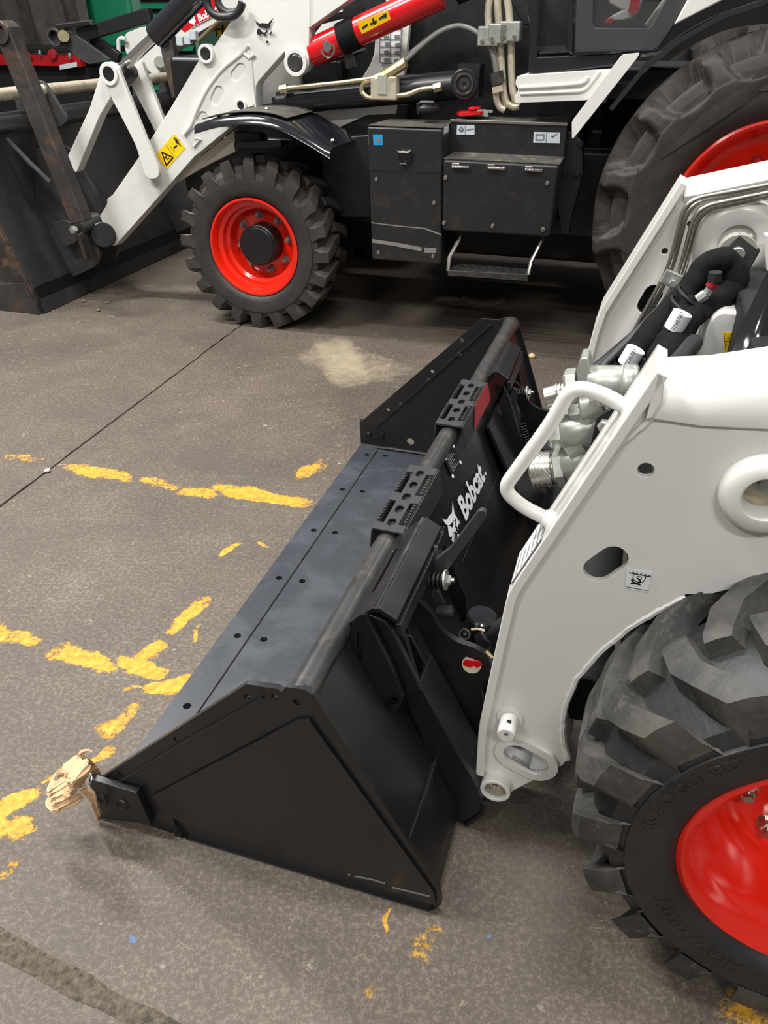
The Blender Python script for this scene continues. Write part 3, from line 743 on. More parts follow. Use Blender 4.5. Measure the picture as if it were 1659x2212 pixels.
part('flap', strip([(400, 560), (560, 720), (670, 890), (722, 1062)], [(540, 560), (660, 700), (730, 850), (778, 1000)], [-.04, -.035, -.03, -.02], -.012, .004, 4), 'cardboard', CB, smooth=12)
part('flap', strip([(480, 195), (500, 140), (590, 108), (690, 130)], [(540, 200), (560, 165), (610, 140), (680, 145)], [.01, .01, .015, .02], .004, .003, 5), 'cardboard', CB, smooth=12)
part('flap', strip([(180, 455), (250, 360), (330, 270), (470, 210)], [(300, 440), (380, 400), (420, 320), (500, 260)], [-.01, -.015, -.01, .0], .012, .008, 6), 'cardboard', CB, smooth=12)
part('flap', strip([(100, 780), (200, 800), (300, 790), (200, 840)], [(280, 700), (330, 730), (330, 750), (300, 755)], [-.05, -.055, -.05, -.05], .0, .004, 7), 'cardboard', CB, smooth=12)
part('flap', strip([(290, 620), (330, 740), (440, 800), (540, 785)], [(420, 600), (470, 680), (520, 740), (545, 770)], [-.048, -.055, -.05, -.045], .01, .008, 8), 'cardboard', CB, smooth=12)
part('tie_wire', tube(spline([ay('U', p, y) for p, y in (((560, 340), -.005), ((630, 420), -.02), ((668, 500), -.03), ((630, 575), -.045), ((540, 625), -.06), ((460, 640), -.065), ((415, 600), -.06))], 6), .0013, 6), 'zinc', CB)

# ================================================================== SKID STEER LOADER
SK = thing('skid_steer_loader', 'white skid steer loader in the right foreground with red wheels and bare lift arms', 'loader', (1.4, .94, 0))
ya = .27
WS, sprof = wheel(SK, (1.412, .142, .408), .408, .30, .225, 18, 'skid')
wheel(SK, (1.412, 1.738, .408), .408, .30, .225, 18, 'skid', True)
wc = Vector((1.412, .142, .408))
def ang_at(k, p, y=-.01):
    q = ay(k, p, y); return math.atan2(q.z - wc.z, q.x - wc.x)
def arc_text(s_, pa, pb, size, bold, lift, r0=None):
    q = ay('N', pa, -.008); r0 = r0 or math.hypot(q.x - wc.x, q.z - wc.z)
    sidewall_text(WS, sprof, s_, ang_at('N', pa), r0, size, bold, 1, 'rubber', lift, ang_at('N', pb))
arc_text('ROAD GUARD', (470, 1282), (992, 1010), .027, .0012, .0016)
arc_text('HEAVY DUTY', (945, 1955), (462, 1612), .027, .0012, .0016)
arc_text('10 PLY RATING 8', (330, 1188), (560, 985), .014, .0006, .0008, .306)
arc_text('NYLON', (800, 880), (945, 850), .014, .0006, .0008, .306)
nut = mesh('wheel_nut', join(lathe([(.02, 0), (.02, -.004), (0, -.004)], (0, 0, 0), (0, 1, 0), 20), hexn((0, -.004, 0), (0, -1, 0), .016, .018), cyl((0, -.02, 0), (0, -.032, 0), .0085, 14)), 30); nut.materials.append(MT['steel'])
for i in range(8):
    a = 2 * math.pi * i / 8 + .2
    inst('wheel_nut', nut, WS, (.122 * math.cos(a), .034, .122 * math.sin(a)))
bs = ay('F', (1378, 1843), -.009)
part('barcode_label', slab([[bs + Vector((-.007, -.0, .016)), bs + Vector((.006, -.0, .016))], [bs + Vector((-.006, 0, -.017)), bs + Vector((.007, 0, -.017))]], -.001), 'decal_white', SK)
part('barcode_bars', join(*[box(bs.x - .004, bs.x + .001, bs.y - .0022, bs.y - .002, bs.z - .015 + i * .0024, bs.z - .015 + i * .0024 + (.0012 if i % 3 else .0018)) for i in range(12)]), 'ink', SK)
# ---- near lift arm: box section with front, top and lower plates
front = Y('F', [(1030, 1664), (1036, 1563), (1099, 1271), (1420, 794)], ya)
top_px = [(1436, 805), (1432, 858), (1429, 894), (1516, 906), (1659, 911), (1900, 905)]
low_px = [(1900, 1180), (1659, 1252), (1541, 1282), (1482, 1284), (1423, 1315), (1360, 1353), (1297, 1403), (1246, 1462), (1223, 1513), (1215, 1551), (1215, 1600), (1228, 1638), (1214, 1654), (1120, 1702), (1095, 1716), (1060, 1712), (1036, 1690)]
arm = Y('F', [(1030, 1664), (1036, 1563), (1099, 1271), (1420, 794)] + top_px + low_px, ya)
hol = [circ(Y('F', [(1395, 1016)], ya)[0], .0125, 16), slot(*Y('F', [(1326, 1206), (1290, 1231)], ya), .0235, 8)]
pv = Y('F', [(1074, 1688)], ya)[0]; ov = Y('M', [(378, 1240), (468, 1288)], ya)
hol += [circ(pv, .0235, 20), slot(ov[0], ov[1], .029, 10), circ(Y('F', [(1652, 1062)], ya)[0], .032, 20)]
yb = .36
NA = part('lift_arm', plate(arm, ya, ya + .012, FY, hol), 'white', SK, .003)
part('inner_plate', plate(arm, yb, yb + .012, FY, [slot(*Y('F', [(1340, 1190), (1290, 1215)], yb), .05, 8), circ(Y('F', [(1400, 1010)], yb)[0], .03, 12)]), 'white', NA)
fo = [Vector((p[0], 0, p[1])) for p in front]
def stripx(pts, y0, y1, t): return slab([[Vector((p.x, y0, p.z)) for p in pts], [Vector((p.x, y1, p.z)) for p in pts]], t)
fp = fillet(fo, .03, 4)
part('front_plate', stripx(fp[::-1], .256, .372, -.018), 'white', NA, .003)
ft = Y('F', [(1420, 794), (1436, 805), (1432, 858), (1410, 896), (1395, 900)], ya)
part('front_plate_tip', plate(ft, .256, .372, FY), 'white', NA, .003)
tp = [Vector((p[0], 0, p[1])) for p in Y('F', [(1408, 897), (1429, 900), (1516, 912), (1659, 917), (1900, 911)], ya)]
tk = [.82, .85, 1.0, 1.25, 1.6]
part('top_plate', slab([[Vector((p.x, ya + dy_, p.z + dz_ * k_)) for p, k_ in zip(tp, tk)] for dy_, dz_ in ((-.007, -.004), (-.008, .012), (-.002, .034), (.012, .052), (.034, .063), (.07, .067), (.102, .067))], .012), 'white', NA, .002, smooth=60)
lp = [Vector((p[0], 0, p[1])) for p in Y('F', [(1900, 1180), (1659, 1252), (1541, 1282), (1482, 1284), (1423, 1315), (1360, 1353), (1297, 1403), (1246, 1462), (1223, 1513), (1215, 1551), (1215, 1600), (1228, 1638), (1214, 1654), (1120, 1702)], ya)]
part('lower_plate', stripx(lp, ya + .002, .372, .01), 'white', NA)
def bead(k, pts, y, r, mat='white', name='weld_bead', par=None):
    P = [ay(k, p, y) for p in pts]; Q = []
    for a, b in zip(P, P[1:]):
        n = max(2, int((b - a).length / .007))
        for i in range(n):
            p = a.lerp(b, i / n); Q.append(p + noise.noise_vector(p * 90) * r * .3)
    Q.append(P[-1])
    return part(name, tube(Q, r, 7), mat, par or NA)
bead('F', [(1042, 1655), (1050, 1565), (1112, 1278), (1180, 1165), (1300, 995), (1412, 900)], ya, .0055)
bead('F', [(1412, 900), (1516, 910), (1659, 915), (1890, 909)], ya - .001, .0055)
bead('F', [(1480, 1287), (1423, 1316), (1360, 1354), (1297, 1404), (1246, 1463), (1223, 1514), (1215, 1552), (1216, 1600), (1227, 1638)], ya + .004, .007)
# bosses
part('pivot_boss', ring((pv[0], ya + .05, pv[1]), (pv[0], ya - .028, pv[1]), .0325, .0235, 32), 'white', NA, label='open pivot tube, greasy inside')
part('pivot_bore', lathe([(.0234, 0), (.0234, .05), (0, .05)], (pv[0], ya - .02, pv[1]), (0, 1, 0), 24), 'beige_pipe', NA)
ovc = slot(ov[0], ov[1], .047, 12); ovi = slot(ov[0], ov[1], .029, 12)
part('oval_boss', plate(ovc, ya - .012, ya + .004, FY, [ovi]), 'white', NA, .004)
part('oval_cup', slab([[Vector((a, ya - .003, b)) for a, b in ovi + ovi[:1]], [Vector((a, ya + .06, b)) for a, b in ovi + ovi[:1]]], .004), 'white', NA)
pin = ay('M', (338, 1062), ya)
PN = part('stop_pin', join(cyl(pin, pin + Vector((0, -.008, 0)), .026, 24), cyl(pin + Vector((0, -.006, 0)), pin + Vector((0, -.052, 0)), .0185, 24, ch=.003)), 'white', NA)
part('cross_hole', lathe([(.0048, 0), (0, 0)], pin + Vector((.001, -.032, .0188)), (0, -.1, 1), 14), 'ink', NA)
part('cross_hole', lathe([(.0046, 0), (0, 0)], pin + Vector((.0, -.0525, .004)), (0, -1, 0), 14), 'ink_grey', NA)
bc = Y('F', [(1652, 1062)], ya)[0]
part('pin_boss', lathe([(.032, .004), (.032, -.022), (.036, -.027), (.054, -.027), (.062, -.018), (.066, .0)], (bc[0], ya, bc[1]), (0, 1, 0), 40), 'white', NA, smooth=50)
part('boss_cup', lathe([(.033, .0), (.033, .03), (0, .03)], (bc[0], ya - .004, bc[1]), (0, 1, 0), 30), 'beige_pipe', NA)
part('pin_bolt', join(lathe([(.0, -.0), (.018, 0), (.018, .006), (0, .006)], (bc[0], ya + .02, bc[1] + .008), (0, -1, 0), 24), hexn((bc[0], ya + .014, bc[1] + .008), (0, -1, 0), .0115, .01)), 'zinc', NA)
# grab handle
hp = fillet([ay('J', p, .315) for p in ((810, 420), (640, 318), (445, 268), (330, 480), (20, 905), (130, 1010), (300, 1095))], .07, 7)
part('grab_handle', tube(hp, .0125, 14), 'white', NA, smooth=60)
for p in ((800, 412), (300, 1095)):
    c = ay('J', p, .315); part('handle_weld', lathe([(.013, .012), (.017, .004), (.02, -.006)], c, (-.9, 0, .35), 16), 'white', NA)
# tie-down decal on the arm
def da(k, p, off=.0): return ay(k, p, ya - off)
dq = [da('S', p, .0012) for p in ((380, 290), (1300, 420), (1150, 1160), (330, 1000))]
part('tie_down_decal', slab([[dq[0], dq[1]], [dq[3], dq[2]]], .0006), 'decal_white', NA)
def ink(k, pts, w, off=.0022, y=ya, par=NA, mat='ink', name='decal_line', k2=3):
    P = spline([ay(k, p, y - off) for p in pts], k2) if len(pts) > 2 else [ay(k, p, y - off) for p in pts]
    g_ = [bar(a, b + (b - a).normalized() * w * .3, .0006, w, (b - a).cross(Vector((0, 1, 0)))) for a, b in zip(P, P[1:])]
    return part(name, join(*g_), mat, par)
ink('S', [(465, 450), (1270, 600)], .0014)
for i in range(5): ink('S', [(570 + i * 150, 465 + i * 27), (640 + i * 150, 425 + i * 28)], .0012)
ink('S', [(645, 490), (620, 640), (690, 740), (900, 805), (1020, 740), (1090, 570)], .0012)
ink('S', [(770, 650), (760, 610), (830, 580), (920, 630), (900, 700)], .001)
ink('S', [(770, 650), (850, 700), (880, 780), (780, 840), (640, 790), (580, 720), (600, 680)], .0026)
ink('S', [(530, 840), (720, 850), (875, 890)], .0022)
ink('S', [(385, 955), (1140, 1100)], .0008)
# instruction decal on the sloping front plate
fr_up = (fo[3] - fo[2]).normalized(); fn_ = Vector((-fr_up.z, 0, fr_up.x))
fc = fo[2] + fr_up * .075 + fn_ * .0018
for i in range(2):
    pass
dd = [Vector((fc.x, .262, fc.z)) - fr_up * .06, Vector((fc.x, .365, fc.z)) - fr_up * .06, Vector((fc.x, .365, fc.z)) + fr_up * .055, Vector((fc.x, .262, fc.z)) + fr_up * .055]
part('instruction_decal', slab([[dd[0], dd[1]], [dd[3], dd[2]]], .0006), 'decal_white', NA)
for a, b in ((0, 1), (1, 2), (2, 3), (3, 0)):
    part('decal_line', bar(dd[a] + fn_ * .0012, dd[b] + fn_ * .0012, .001, .0008, fn_), 'ink', NA)
for i in range(5):
    p = dd[0].lerp(dd[3], .15 + i * .17).lerp(dd[1].lerp(dd[2], .15 + i * .17), .1); q = dd[0].lerp(dd[3], .15 + i * .17).lerp(dd[1].lerp(dd[2], .15 + i * .17), .8 - .1 * (i % 3))
    part('decal_line', bar(p + fn_ * .0012, q + fn_ * .0012, .0014, .0008, fn_), 'ink_grey', NA)

# ---- far lift arm, seen from its inner side
yo = 1.52
fa_front = [(1266, 774), (1282, 711), (1298, 666), (1471, 390)]
fa = arm[:2] + Y('F', fa_front + [(1479, 396), (1476, 421), (1560, 402), (1659, 380), (1900, 330)], yo) + arm[10:]
fh_ = [circ(p, .0085, 12) for p in Y('I', [(775, 725), (994, 493)], yo)] + [slot(*Y('I', [(680, 1090), (620, 1190)], yo), .026, 8)]
FA = part('lift_arm', plate(fa, yo, yo + .012, FY, fh_), 'white', SK, .002)
ffo = [Vector((p[0], 0, p[1])) for p in arm[:2] + Y('F', fa_front, yo)]
part('front_plate', slab([[Vector((p.x, yo - .02, p.z)) for p in reversed(ffo)], [Vector((p.x, yo + .11, p.z)) for p in reversed(ffo)]], -.02), 'white', FA, .003)
ftp = [Vector((p[0], 0, p[1])) for p in Y('F', [(1476, 424), (1560, 407), (1659, 386), (1900, 336)], yo)]
part('top_plate', slab([[Vector((p.x, yo - .012, p.z)) for p in ftp], [Vector((p.x, yo + .05, p.z + .03)) for p in ftp], [Vector((p.x, yo + .11, p.z + .03)) for p in ftp]], .02), 'white', FA, .003, smooth=60)
part('outer_plate', plate(fa, yo + .1, yo + .112, FY), 'white', FA)
part('slot_back', plate(slot(*Y('I', [(680, 1090), (620, 1190)], yo), .03, 8), yo + .06, yo + .065, FY), 'dark_void', FA)
bead('I', [(885, 335), (540, 870), (230, 1340), (150, 1680)], yo - .001, .005, par=FA)
bz = ay('I', (1390, 640), yo)
part('dome_boss', lathe([(.115, 0), (.112, -.014), (.085, -.03), (.062, -.033), (.05, -.03), (.046, -.012), (0, -.012)], bz, (0, 1, 0), 48), 'white', FA, smooth=60)
def lines(name, P, r, mat, par, fil=.05, n=10): return part(name, tube(fillet(P, fil, 6), r, n), mat, par, smooth=60)
lines('steel_line', [ay('I', p, yo - .03) for p in ((2400, 60), (1659, 190), (985, 315), (835, 880), (580, 1350), (300, 1900))], .0075, 'steel', FA, .045)
lines('steel_line', [ay('I', p, yo - .05) for p in ((2400, 25), (1659, 157), (958, 285), (808, 880), (545, 1350), (265, 1900))], .0075, 'steel', FA, .045)
lines('steel_line', [ay('I', p, yo - .03) for p in ((2400, 130), (1659, 255), (1075, 380), (920, 960), (640, 1420), (380, 1900))], .0075, 'steel', FA, .045)
lines('steel_line', [ay('I', p, yo - .05) for p in ((2400, 97), (1659, 223), (1046, 350), (890, 960), (605, 1420), (335, 1900))], .0075, 'steel', FA, .045)
cl = ay('I', (835, 955), yo - .04)
CLP = part('line_clamp', bar(ay('I', (760, 930), yo - .055), ay('I', (920, 1000), yo - .055), .012, .042, (0, 0, 1)), 'zinc', FA, .004)
part('clamp_bolt', bolt(ay('I', (845, 990), yo - .062), (0, -1, 0), .0105, .014), 'zinc', FA)
# ---- tilt cylinder and wrapped hoses between the arms
yt = 1.36
ca, cb = ay('I', (1430, 700), yt), ay('I', (200, 1800), yt - .25)
TC = part('tilt_cylinder', cyl(ay('I', (1270, 880), yt), ay('I', (150, 1830), yt - .25), .031, 28), 'hose', SK, smooth=60)
part('cylinder_eye', slab([[ay('I', p, yt - .01) for p in ((1390, 545), (1570, 690))], [ay('I', p, yt - .02) for p in ((1170, 790), (1420, 960))]], .05), 'pipe_worn', TC, .006)
wcn = ay('I', (1395, 745), yt - .06)
part('pivot_washer', cyl(wcn + Vector((0, .03, 0)), wcn, .047, 40, ch=.002), 'grey_disc', TC)
part('pivot_bolt', hexn(wcn, (0, -1, 0), .018, .014, 18), 'zinc', TC)
part('grease_fitting', join(cyl(ay('I', (1470, 640), yt - .03), ay('I', (1525, 595), yt - .03), .006, 10), cyl(ay('I', (1500, 615), yt - .03), ay('I', (1530, 590), yt - .03), .009, 6)), 'zinc', TC)
part('side_tube', tube([ay('I', (1000, 960), yt - .06), ay('I', (700, 1260), yt - .12), ay('I', (240, 1720), yt - .25)], .014, 12), 'hose', TC)
def sleeve(name, pts, y, r, seed, par=SK):
    P = spline([ay('I', p, yy) for p, yy in pts], 7); rr = [r * (1 + .22 * noise.noise(p * 40 + Vector((seed, 0, 0)))) for p in P]
    P = [p + noise.noise_vector(p * 25) * .004 for p in P]
    return part(name, tube(P, r, 14, rr), 'fabric', par, smooth=50)
HL = sleeve('hose_sleeve', [((460, 1690), 1.05), ((640, 1440), 1.12), ((860, 1190), 1.2), ((1010, 1010), 1.24), ((1130, 850), 1.26), ((1270, 800), 1.26), ((1370, 880), 1.26), ((1370, 1010), 1.25), ((1250, 1130), 1.22), ((1080, 1230), 1.18), ((960, 1330), 1.12), ((900, 1450), 1.08), ((740, 1800), .98)], 0, .03, 1)
sleeve('hose_sleeve', [((1000, 1180), 1.2), ((930, 1290), 1.15), ((800, 1480), 1.1), ((680, 1700), 1.02), ((600, 1900), .98)], 0, .03, 2)
sleeve('hose_sleeve', [((1010, 1215), 1.2), ((900, 1430), 1.1), ((780, 1640), 1.0), ((680, 1880), .95)], 0, .034, 3)
for a, b, yy in (((530, 1560), (450, 1690), 1.06), ((930, 1250), (850, 1390), 1.1)):
    A_, B_ = ay('I', a, yy - .035), ay('I', b, yy - .035)
    lb = part('hose_tag', tube([A_, B_], .0235, 14), 'decal_white', HL, smooth=60)
    dv = (B_ - A_); sd = dv.cross(CL - A_).normalized(); nn = sd.cross(dv).normalized(); nn = nn if nn.dot(CL - A_) > 0 else -nn
    g_ = text2d('7238787', .013, 0, .0002); 
    part('tag_text', ([B_ - dv * .1 + nn * .0245 + sd * (y_ - .004) - dv.normalized() * x_ for x_, y_ in g_[0]], g_[1]), 'ink_grey', HL)
part('sleeve_strap', ring(ay('I', (985, 1130), 1.19), ay('I', (1005, 1110), 1.19), .042, .036, 20), 'hose', HL)
part('sleeve_strap', ring(ay('I', (925, 1215), 1.16), ay('I', (945, 1195), 1.16), .042, .036, 20), 'hose', HL)
pc = [ay('I', p, 1.17) for p in ((1210, 900), (1200, 980), (1130, 1090), (1060, 1140))]
part('connector', join(cyl(pc[0], pc[1], .016, 12), cyl(pc[1], pc[1].lerp(pc[2], .5), .013, 12)), 'hose', HL)
part('connector_tip', join(cyl(pc[1].lerp(pc[2], .4), pc[2], .01, 12), cyl(pc[2], pc[3], .0135, 8)), 'zinc', HL)
part('connector_mark', cyl(pc[1].lerp(pc[2], .1), pc[1].lerp(pc[2], .45), .0138, 12), 'redpaint_smear', HL)
# ---- white cab front, filmed panel, dark interior
yc = 1.15
cf = Y('I', [(1090, 1720), (1010, 1700), (1090, 1560), (1110, 1440), (1180, 1290), (1260, 1240), (1450, 1260), (1460, 1300), (1300, 1760)], yc)
CFp = part('cab_front', plate(rnd(cf, .02, 3), yc, yc + .3, FY), 'white', SK, .006)
yl = Y('I', [(1276, 1418), (1388, 1422), (1340, 1560), (1292, 1632)], yc - .002)
part('warning_decal', plate(yl, yc - .002, yc - .001, FY), 'yellow', CFp)
ink('I', [(1280, 1492), (1362, 1496)], .0012, .004, yc, CFp); ink('I', [(1310, 1475), (1345, 1435), (1360, 1470), (1312, 1474)], .0012, .004, yc, CFp, k2=1)
ink('I', [(1285, 1440), (1300, 1600)], .0009, .004, yc, CFp)
part('body_front', slab([[ay('I', (1620, 560), 1.44), ay('I', (1760, 560), 1.44)], [ay('I', (1640, 880), 1.44), ay('I', (1760, 880), 1.44)]], .03), 'white', SK, .004)
fm = [[(1720, 800), (1990, 800)], [(1530, 1180), (1990, 1180)], [(1430, 1390), (1990, 1390)], [(1380, 1540), (1990, 1540)], [(1270, 1790), (1990, 1790)]]
rows = []
for (l, r_), yy in zip(fm, (.94, .92, .9, .88, .82)):
    row = []
    for j in range(13):
        t = j / 12; p = ay('I', (l[0] + (r_[0] - l[0]) * t, l[1]), yy)
        row.append(p + Vector((0, -.02 * math.sin(math.pi * min(1, t * 2)) + .008 * noise.noise(p * Vector((60, 20, 12))), 0)))
    rows.append(row)
part('filmed_panel', slab(rows, .006), 'film', SK, smooth=70, label='glossy dark panel still in its plastic film')
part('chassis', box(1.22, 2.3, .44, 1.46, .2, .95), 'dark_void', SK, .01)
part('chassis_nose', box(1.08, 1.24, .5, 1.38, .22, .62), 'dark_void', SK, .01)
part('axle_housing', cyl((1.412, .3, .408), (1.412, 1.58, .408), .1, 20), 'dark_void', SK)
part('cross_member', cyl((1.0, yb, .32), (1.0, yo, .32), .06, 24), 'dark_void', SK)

# ---- hydraulic couplers behind the grab handle
yh = .46
def J(p, y=yh): return ay('J', p, y)
MB_ = part('coupler_block', join(cyl(J((535, 245)), J((770, 250)), .03, 28, ch=.004), cyl(J((745, 250)), J((845, 262)), .034, 28, ch=.004)), 'zinc', SK, smooth=50)
part('lug', plate(rnd([(a, b) for a, b in Y('J', [(480, 270), (482, 140), (505, 82), (548, 82), (562, 160), (562, 280)], yh - .01)], .008, 3), yh - .02, yh + .03, FY), 'zinc', MB_, .003)
part('coupler_nut', hexn(J((480, 262)), J((430, 268)) - J((480, 262)), .031, .022), 'zinc', MB_, .001)
part('coupler', join(cyl(J((440, 305)), J((285, 345)), .0215, 28, ch=.002), *[ring(J((425 - i * 26, 309 + i * 6)), J((413 - i * 26, 312 + i * 6)), .0235, .018, 24, .001) for i in range(3)]), 'steel', MB_, smooth=40)
part('end_nut', hexn(J((835, 258)), J((880, 262)) - J((835, 258)), .02, .02), 'zinc', MB_)
part('coupler_body', join(cyl(J((500, 390)), J((640, 370)), .031, 24, ch=.003), cyl(J((560, 380)), J((550, 480)), .026, 20)), 'zinc', MB_)
g_ = text2d('BOB', .02, 0, .0005); part('cast_mark', ([J((545, 385), yh - .034) + Vector((x_, 0, y_)) for x_, y_ in g_[0]], g_[1]), 'grey_disc', MB_)
part('coupler_nut', hexn(J((500, 410)), J((450, 420)) - J((500, 410)), .022, .02), 'zinc', MB_)
M2 = part('coupler_block', join(cyl(J((385, 560)), J((620, 530)), .033, 28, ch=.004), cyl(J((430, 650)), J((520, 600)), .03, 20)), 'zinc', SK, smooth=50)
part('coupler_nut', hexn(J((385, 560)), J((330, 568)) - J((385, 560)), .026, .022), 'zinc', M2)
M3 = part('coupler_block', cyl(J((400, 765)), J((590, 715)), .036, 28, ch=.004), 'zinc', SK, smooth=50)
part('coupler_nut', hexn(J((405, 770)), J((355, 778)) - J((405, 770)), .0375, .02), 'zinc', M3)
part('collar', join(cyl(J((362, 775)), J((335, 778)), .029, 28), cyl(J((350, 777)), J((330, 778)), .026, 28)), 'zinc_gold', M3)
part('knurled_sleeve', cyl(J((335, 776)), J((195, 788)), .0335, 40, ch=.003), 'steel', M3)
kn = []
k0, k1 = J((325, 777)), J((205, 787)); d_, s_, u_ = basis(k1 - k0)
for sg in (1, -1):
    for i in range(22):
        kn.append(tube([k0.lerp(k1, t) + (s_ * math.cos(sg * t * 1.6 + i * .2856) + u_ * math.sin(sg * t * 1.6 + i * .2856)) * .0336 for t in (0, .25, .5, .75, 1)], .0006, 4))
part('knurling', join(*kn), 'zinc', M3, kind='stuff')
bp = Y('J', [(548, 700), (575, 560), (600, 465), (690, 405), (760, 430), (760, 470), (560, 705)], .39)
BPl = part('coupler_bracket', plate(rnd(bp, .008, 3), .39, .4, FY), 'black', SK, .002)
part('bracket_bolt', hexn(ay('J', (650, 512), .39), (0, -1, 0), .0125, .012), 'zinc', BPl)
part('feed_hose', tube(spline([J((860, 250), .48), J((980, 210), .6), J((1100, 120), .8), J((1200, 0), 1.0)], 8), .02, 12), 'hose', SK)
part('feed_hose', tube(spline([J((300, 640), .55), J((330, 660), .5), J((400, 700), .5)], 6), .014, 12), 'hose', SK)

# ---- quick-attach frame (dark plates, wedges, levers) hung on the arms
QA = part('quick_attach', join(box(.0, .0, 0, 0, 0, 0)) if False else cyl((.845, .4, .16), (.845, 1.48, .16), .03, 20), 'black', SK)
y1_ = .335
qp = Y('L', [(690, 830), (715, 800), (800, 850), (880, 930), (940, 1040), (1010, 1110), (1100, 1165), (1210, 1200), (1290, 1240), (1345, 1300), (1362, 1370), (1340, 1450), (1290, 1500), (1275, 1570), (1310, 1680), (1330, 1800), (1330, 2090), (1260, 2110), (1150, 2090), (1060, 1740), (900, 1370), (760, 1080)], y1_)
qh = [rnd(Y('L', [(1050, 1725), (1150, 1722), (1190, 1760), (1180, 1800), (1080, 1805)], y1_), .006, 3)]
QP = part('attach_side_plate', plate(qp, y1_, y1_ + .014, FY, qh), 'black', SK, .003)
part('attach_side_plate', mir(plate(qp, y1_, y1_ + .014, FY, qh)), 'black', SK, .003)
part('pin_head', cyl(ay('L', (1205, 1330), y1_ + .002), ay('L', (1205, 1330), y1_) + Vector((0, -.004, 0)), .02, 24), 'beige_pipe', QP)
sm = Y('L', [(1130, 1330), (1150, 1300), (1200, 1310), (1260, 1310), (1290, 1340), (1250, 1370), (1220, 1350), (1180, 1370), (1160, 1400), (1140, 1370)], y1_ - .006)
part('paint_mark', plate(sm, y1_ - .0065, y1_ - .005, FY), 'strut_red', QP)
qb = [back(.3, .12) + BN * .055, back(.3, .95) + BN * .055]
def qrow(y): return [Vector((qb[0].x, y, qb[0].z)), Vector((qb[1].x, y, qb[1].z))]
part('attach_face', slab([qrow(.30), qrow(.66)], .012), 'black', SK, .003)
part('attach_face', slab([qrow(1.22), qrow(1.58)], .012), 'black', SK, .003)
y2_ = .52
q2 = Y('L', [(930, 245), (1000, 380), (1110, 700), (1150, 770), (1172, 960), (1080, 1050), (1000, 1040), (900, 800)], y2_)
part('attach_side_plate', plate(q2, y2_, y2_ + .012, FY), 'black', SK, .002)
part('attach_side_plate', mir(plate(q2, y2_, y2_ + .012, FY)), 'black', SK, .002)
def mirpart(name, g, mat, par, bev=0.0, far=True):
    o = part(name, g, mat, par, bev)
    if far: part(name, mir(g), mat, par, bev)
    return o
lv = rnd(Y('L', [(820, 590), (885, 500), (1030, 385), (1050, 360), (1255, 85), (1290, 75), (1330, 105), (1325, 140), (1060, 500), (1010, 580), (930, 620), (860, 660)], .42), .01, 4)
mirpart('latch_lever', plate(lv, .418, .432, FY), 'lever_black', SK, .003, False)
lvf = rnd(Y('K', [(1230, 660), (1260, 600), (1290, 640), (1280, 740), (1310, 800), (1310, 990), (1260, 1000), (1250, 800), (1215, 740)], 1.42), .01, 3)
part('latch_lever', plate(lvf, 1.42, 1.435, FY), 'lever_black', SK, .002)
def spring_bolt(k, a, b, y, r, par):
    A_, B_ = ay(k, a, y), ay(k, b, y)
    S_ = part('latch_spring', helix(A_.lerp(B_, .15), A_.lerp(B_, .72), r, 4.5, r * .26), 'black', par, smooth=60)
    part('spring_rod', cyl(A_, B_, r * .4, 12), 'steel', S_)
    part('washer', cyl(A_.lerp(B_, .72), A_.lerp(B_, .77), r * 1.5, 24), 'zinc', S_)
    part('nut', hexn(A_.lerp(B_, .77), B_ - A_, r * .72, (B_ - A_).length * .13), 'zinc', S_)
spring_bolt('L', (790, 640), (1062, 655), .4, .0145, SK)
spring_bolt('K', (1240, 655), (1415, 640), 1.44, .0145, SK)
part('latch_spring', helix(ay('K', (1320, 880), 1.45), ay('K', (1360, 1040), 1.45), .012, 8, .003), 'black', SK, smooth=60)
part('latch_link', plate(rnd(Y('L', [(862, 745), (935, 745), (985, 870), (900, 880)], .41), .006, 3), .41, .42, FY), 'lever_black', SK, .002)
part('latch_pin', join(cyl(ay('L', (920, 905), .4), ay('L', (1045, 908), .4), .0125, 24, ch=.002), cyl(ay('L', (1040, 908), .4), ay('L', (1052, 908), .4), .005, 12)), 'lever_black', SK)
part('wedge_tube', cyl(ay('L', (930, 400), .45), ay('L', (640, 1010), .36), .016, 20), 'black', SK)
part('wedge_block', bar(ay('L', (905, 370), .47), ay('L', (860, 470), .45), .05, .03, (1, 0, 0)), 'black', SK, .006)
part('wedge_sleeve', cyl(ay('L', (730, 900), .36), ay('L', (660, 1080), .36), .022, 20, ch=.004), 'black', SK)
part('wedge', bar(ay('L', (690, 1060), .31), ay('L', (1040, 1720), .31), .02, .04, (0, 1, 0)), 'black', SK, .004)
ce = ay('L', (1270, 1060), .46)
CY = part('tilt_cylinder_base', join(cyl(ay('L', (1290, 950), .44), ay('L', (1240, 1200), .44), .031, 28, ch=.005), cyl(ay('L', (1290, 935), .44), ay('L', (1285, 965), .44), .034, 28, ch=.004)), 'gloss_black', SK)
part('tilt_rod', join(cyl(ay('L', (1270, 1130), .42), ay('L', (1345, 1085), .42), .024, 20, ch=.003), cyl(ay('L', (1340, 1090), .42), ay('L', (1520, 980), .42), .0165, 20)), 'hose', CY)
part('grease_cup', join(ring(ay('L', (1150, 1090), .40), ay('L', (1140, 1098), .38), .013, .008, 20), cyl(ay('L', (1152, 1088), .41), ay('L', (1150, 1092), .395), .004, 8)), 'pipe_worn', CY)
part('grease_smear', tube([ay('L', p, .40) for p in ((1200, 1055), (1250, 1050), (1310, 1065))], .003, 6), 'beige_pipe', CY)
part('grease_smear', tube([ay('L', p, .34) for p in ((1320, 1235), (1350, 1265), (1372, 1285))], .004, 6), 'zinc_gold', CY)

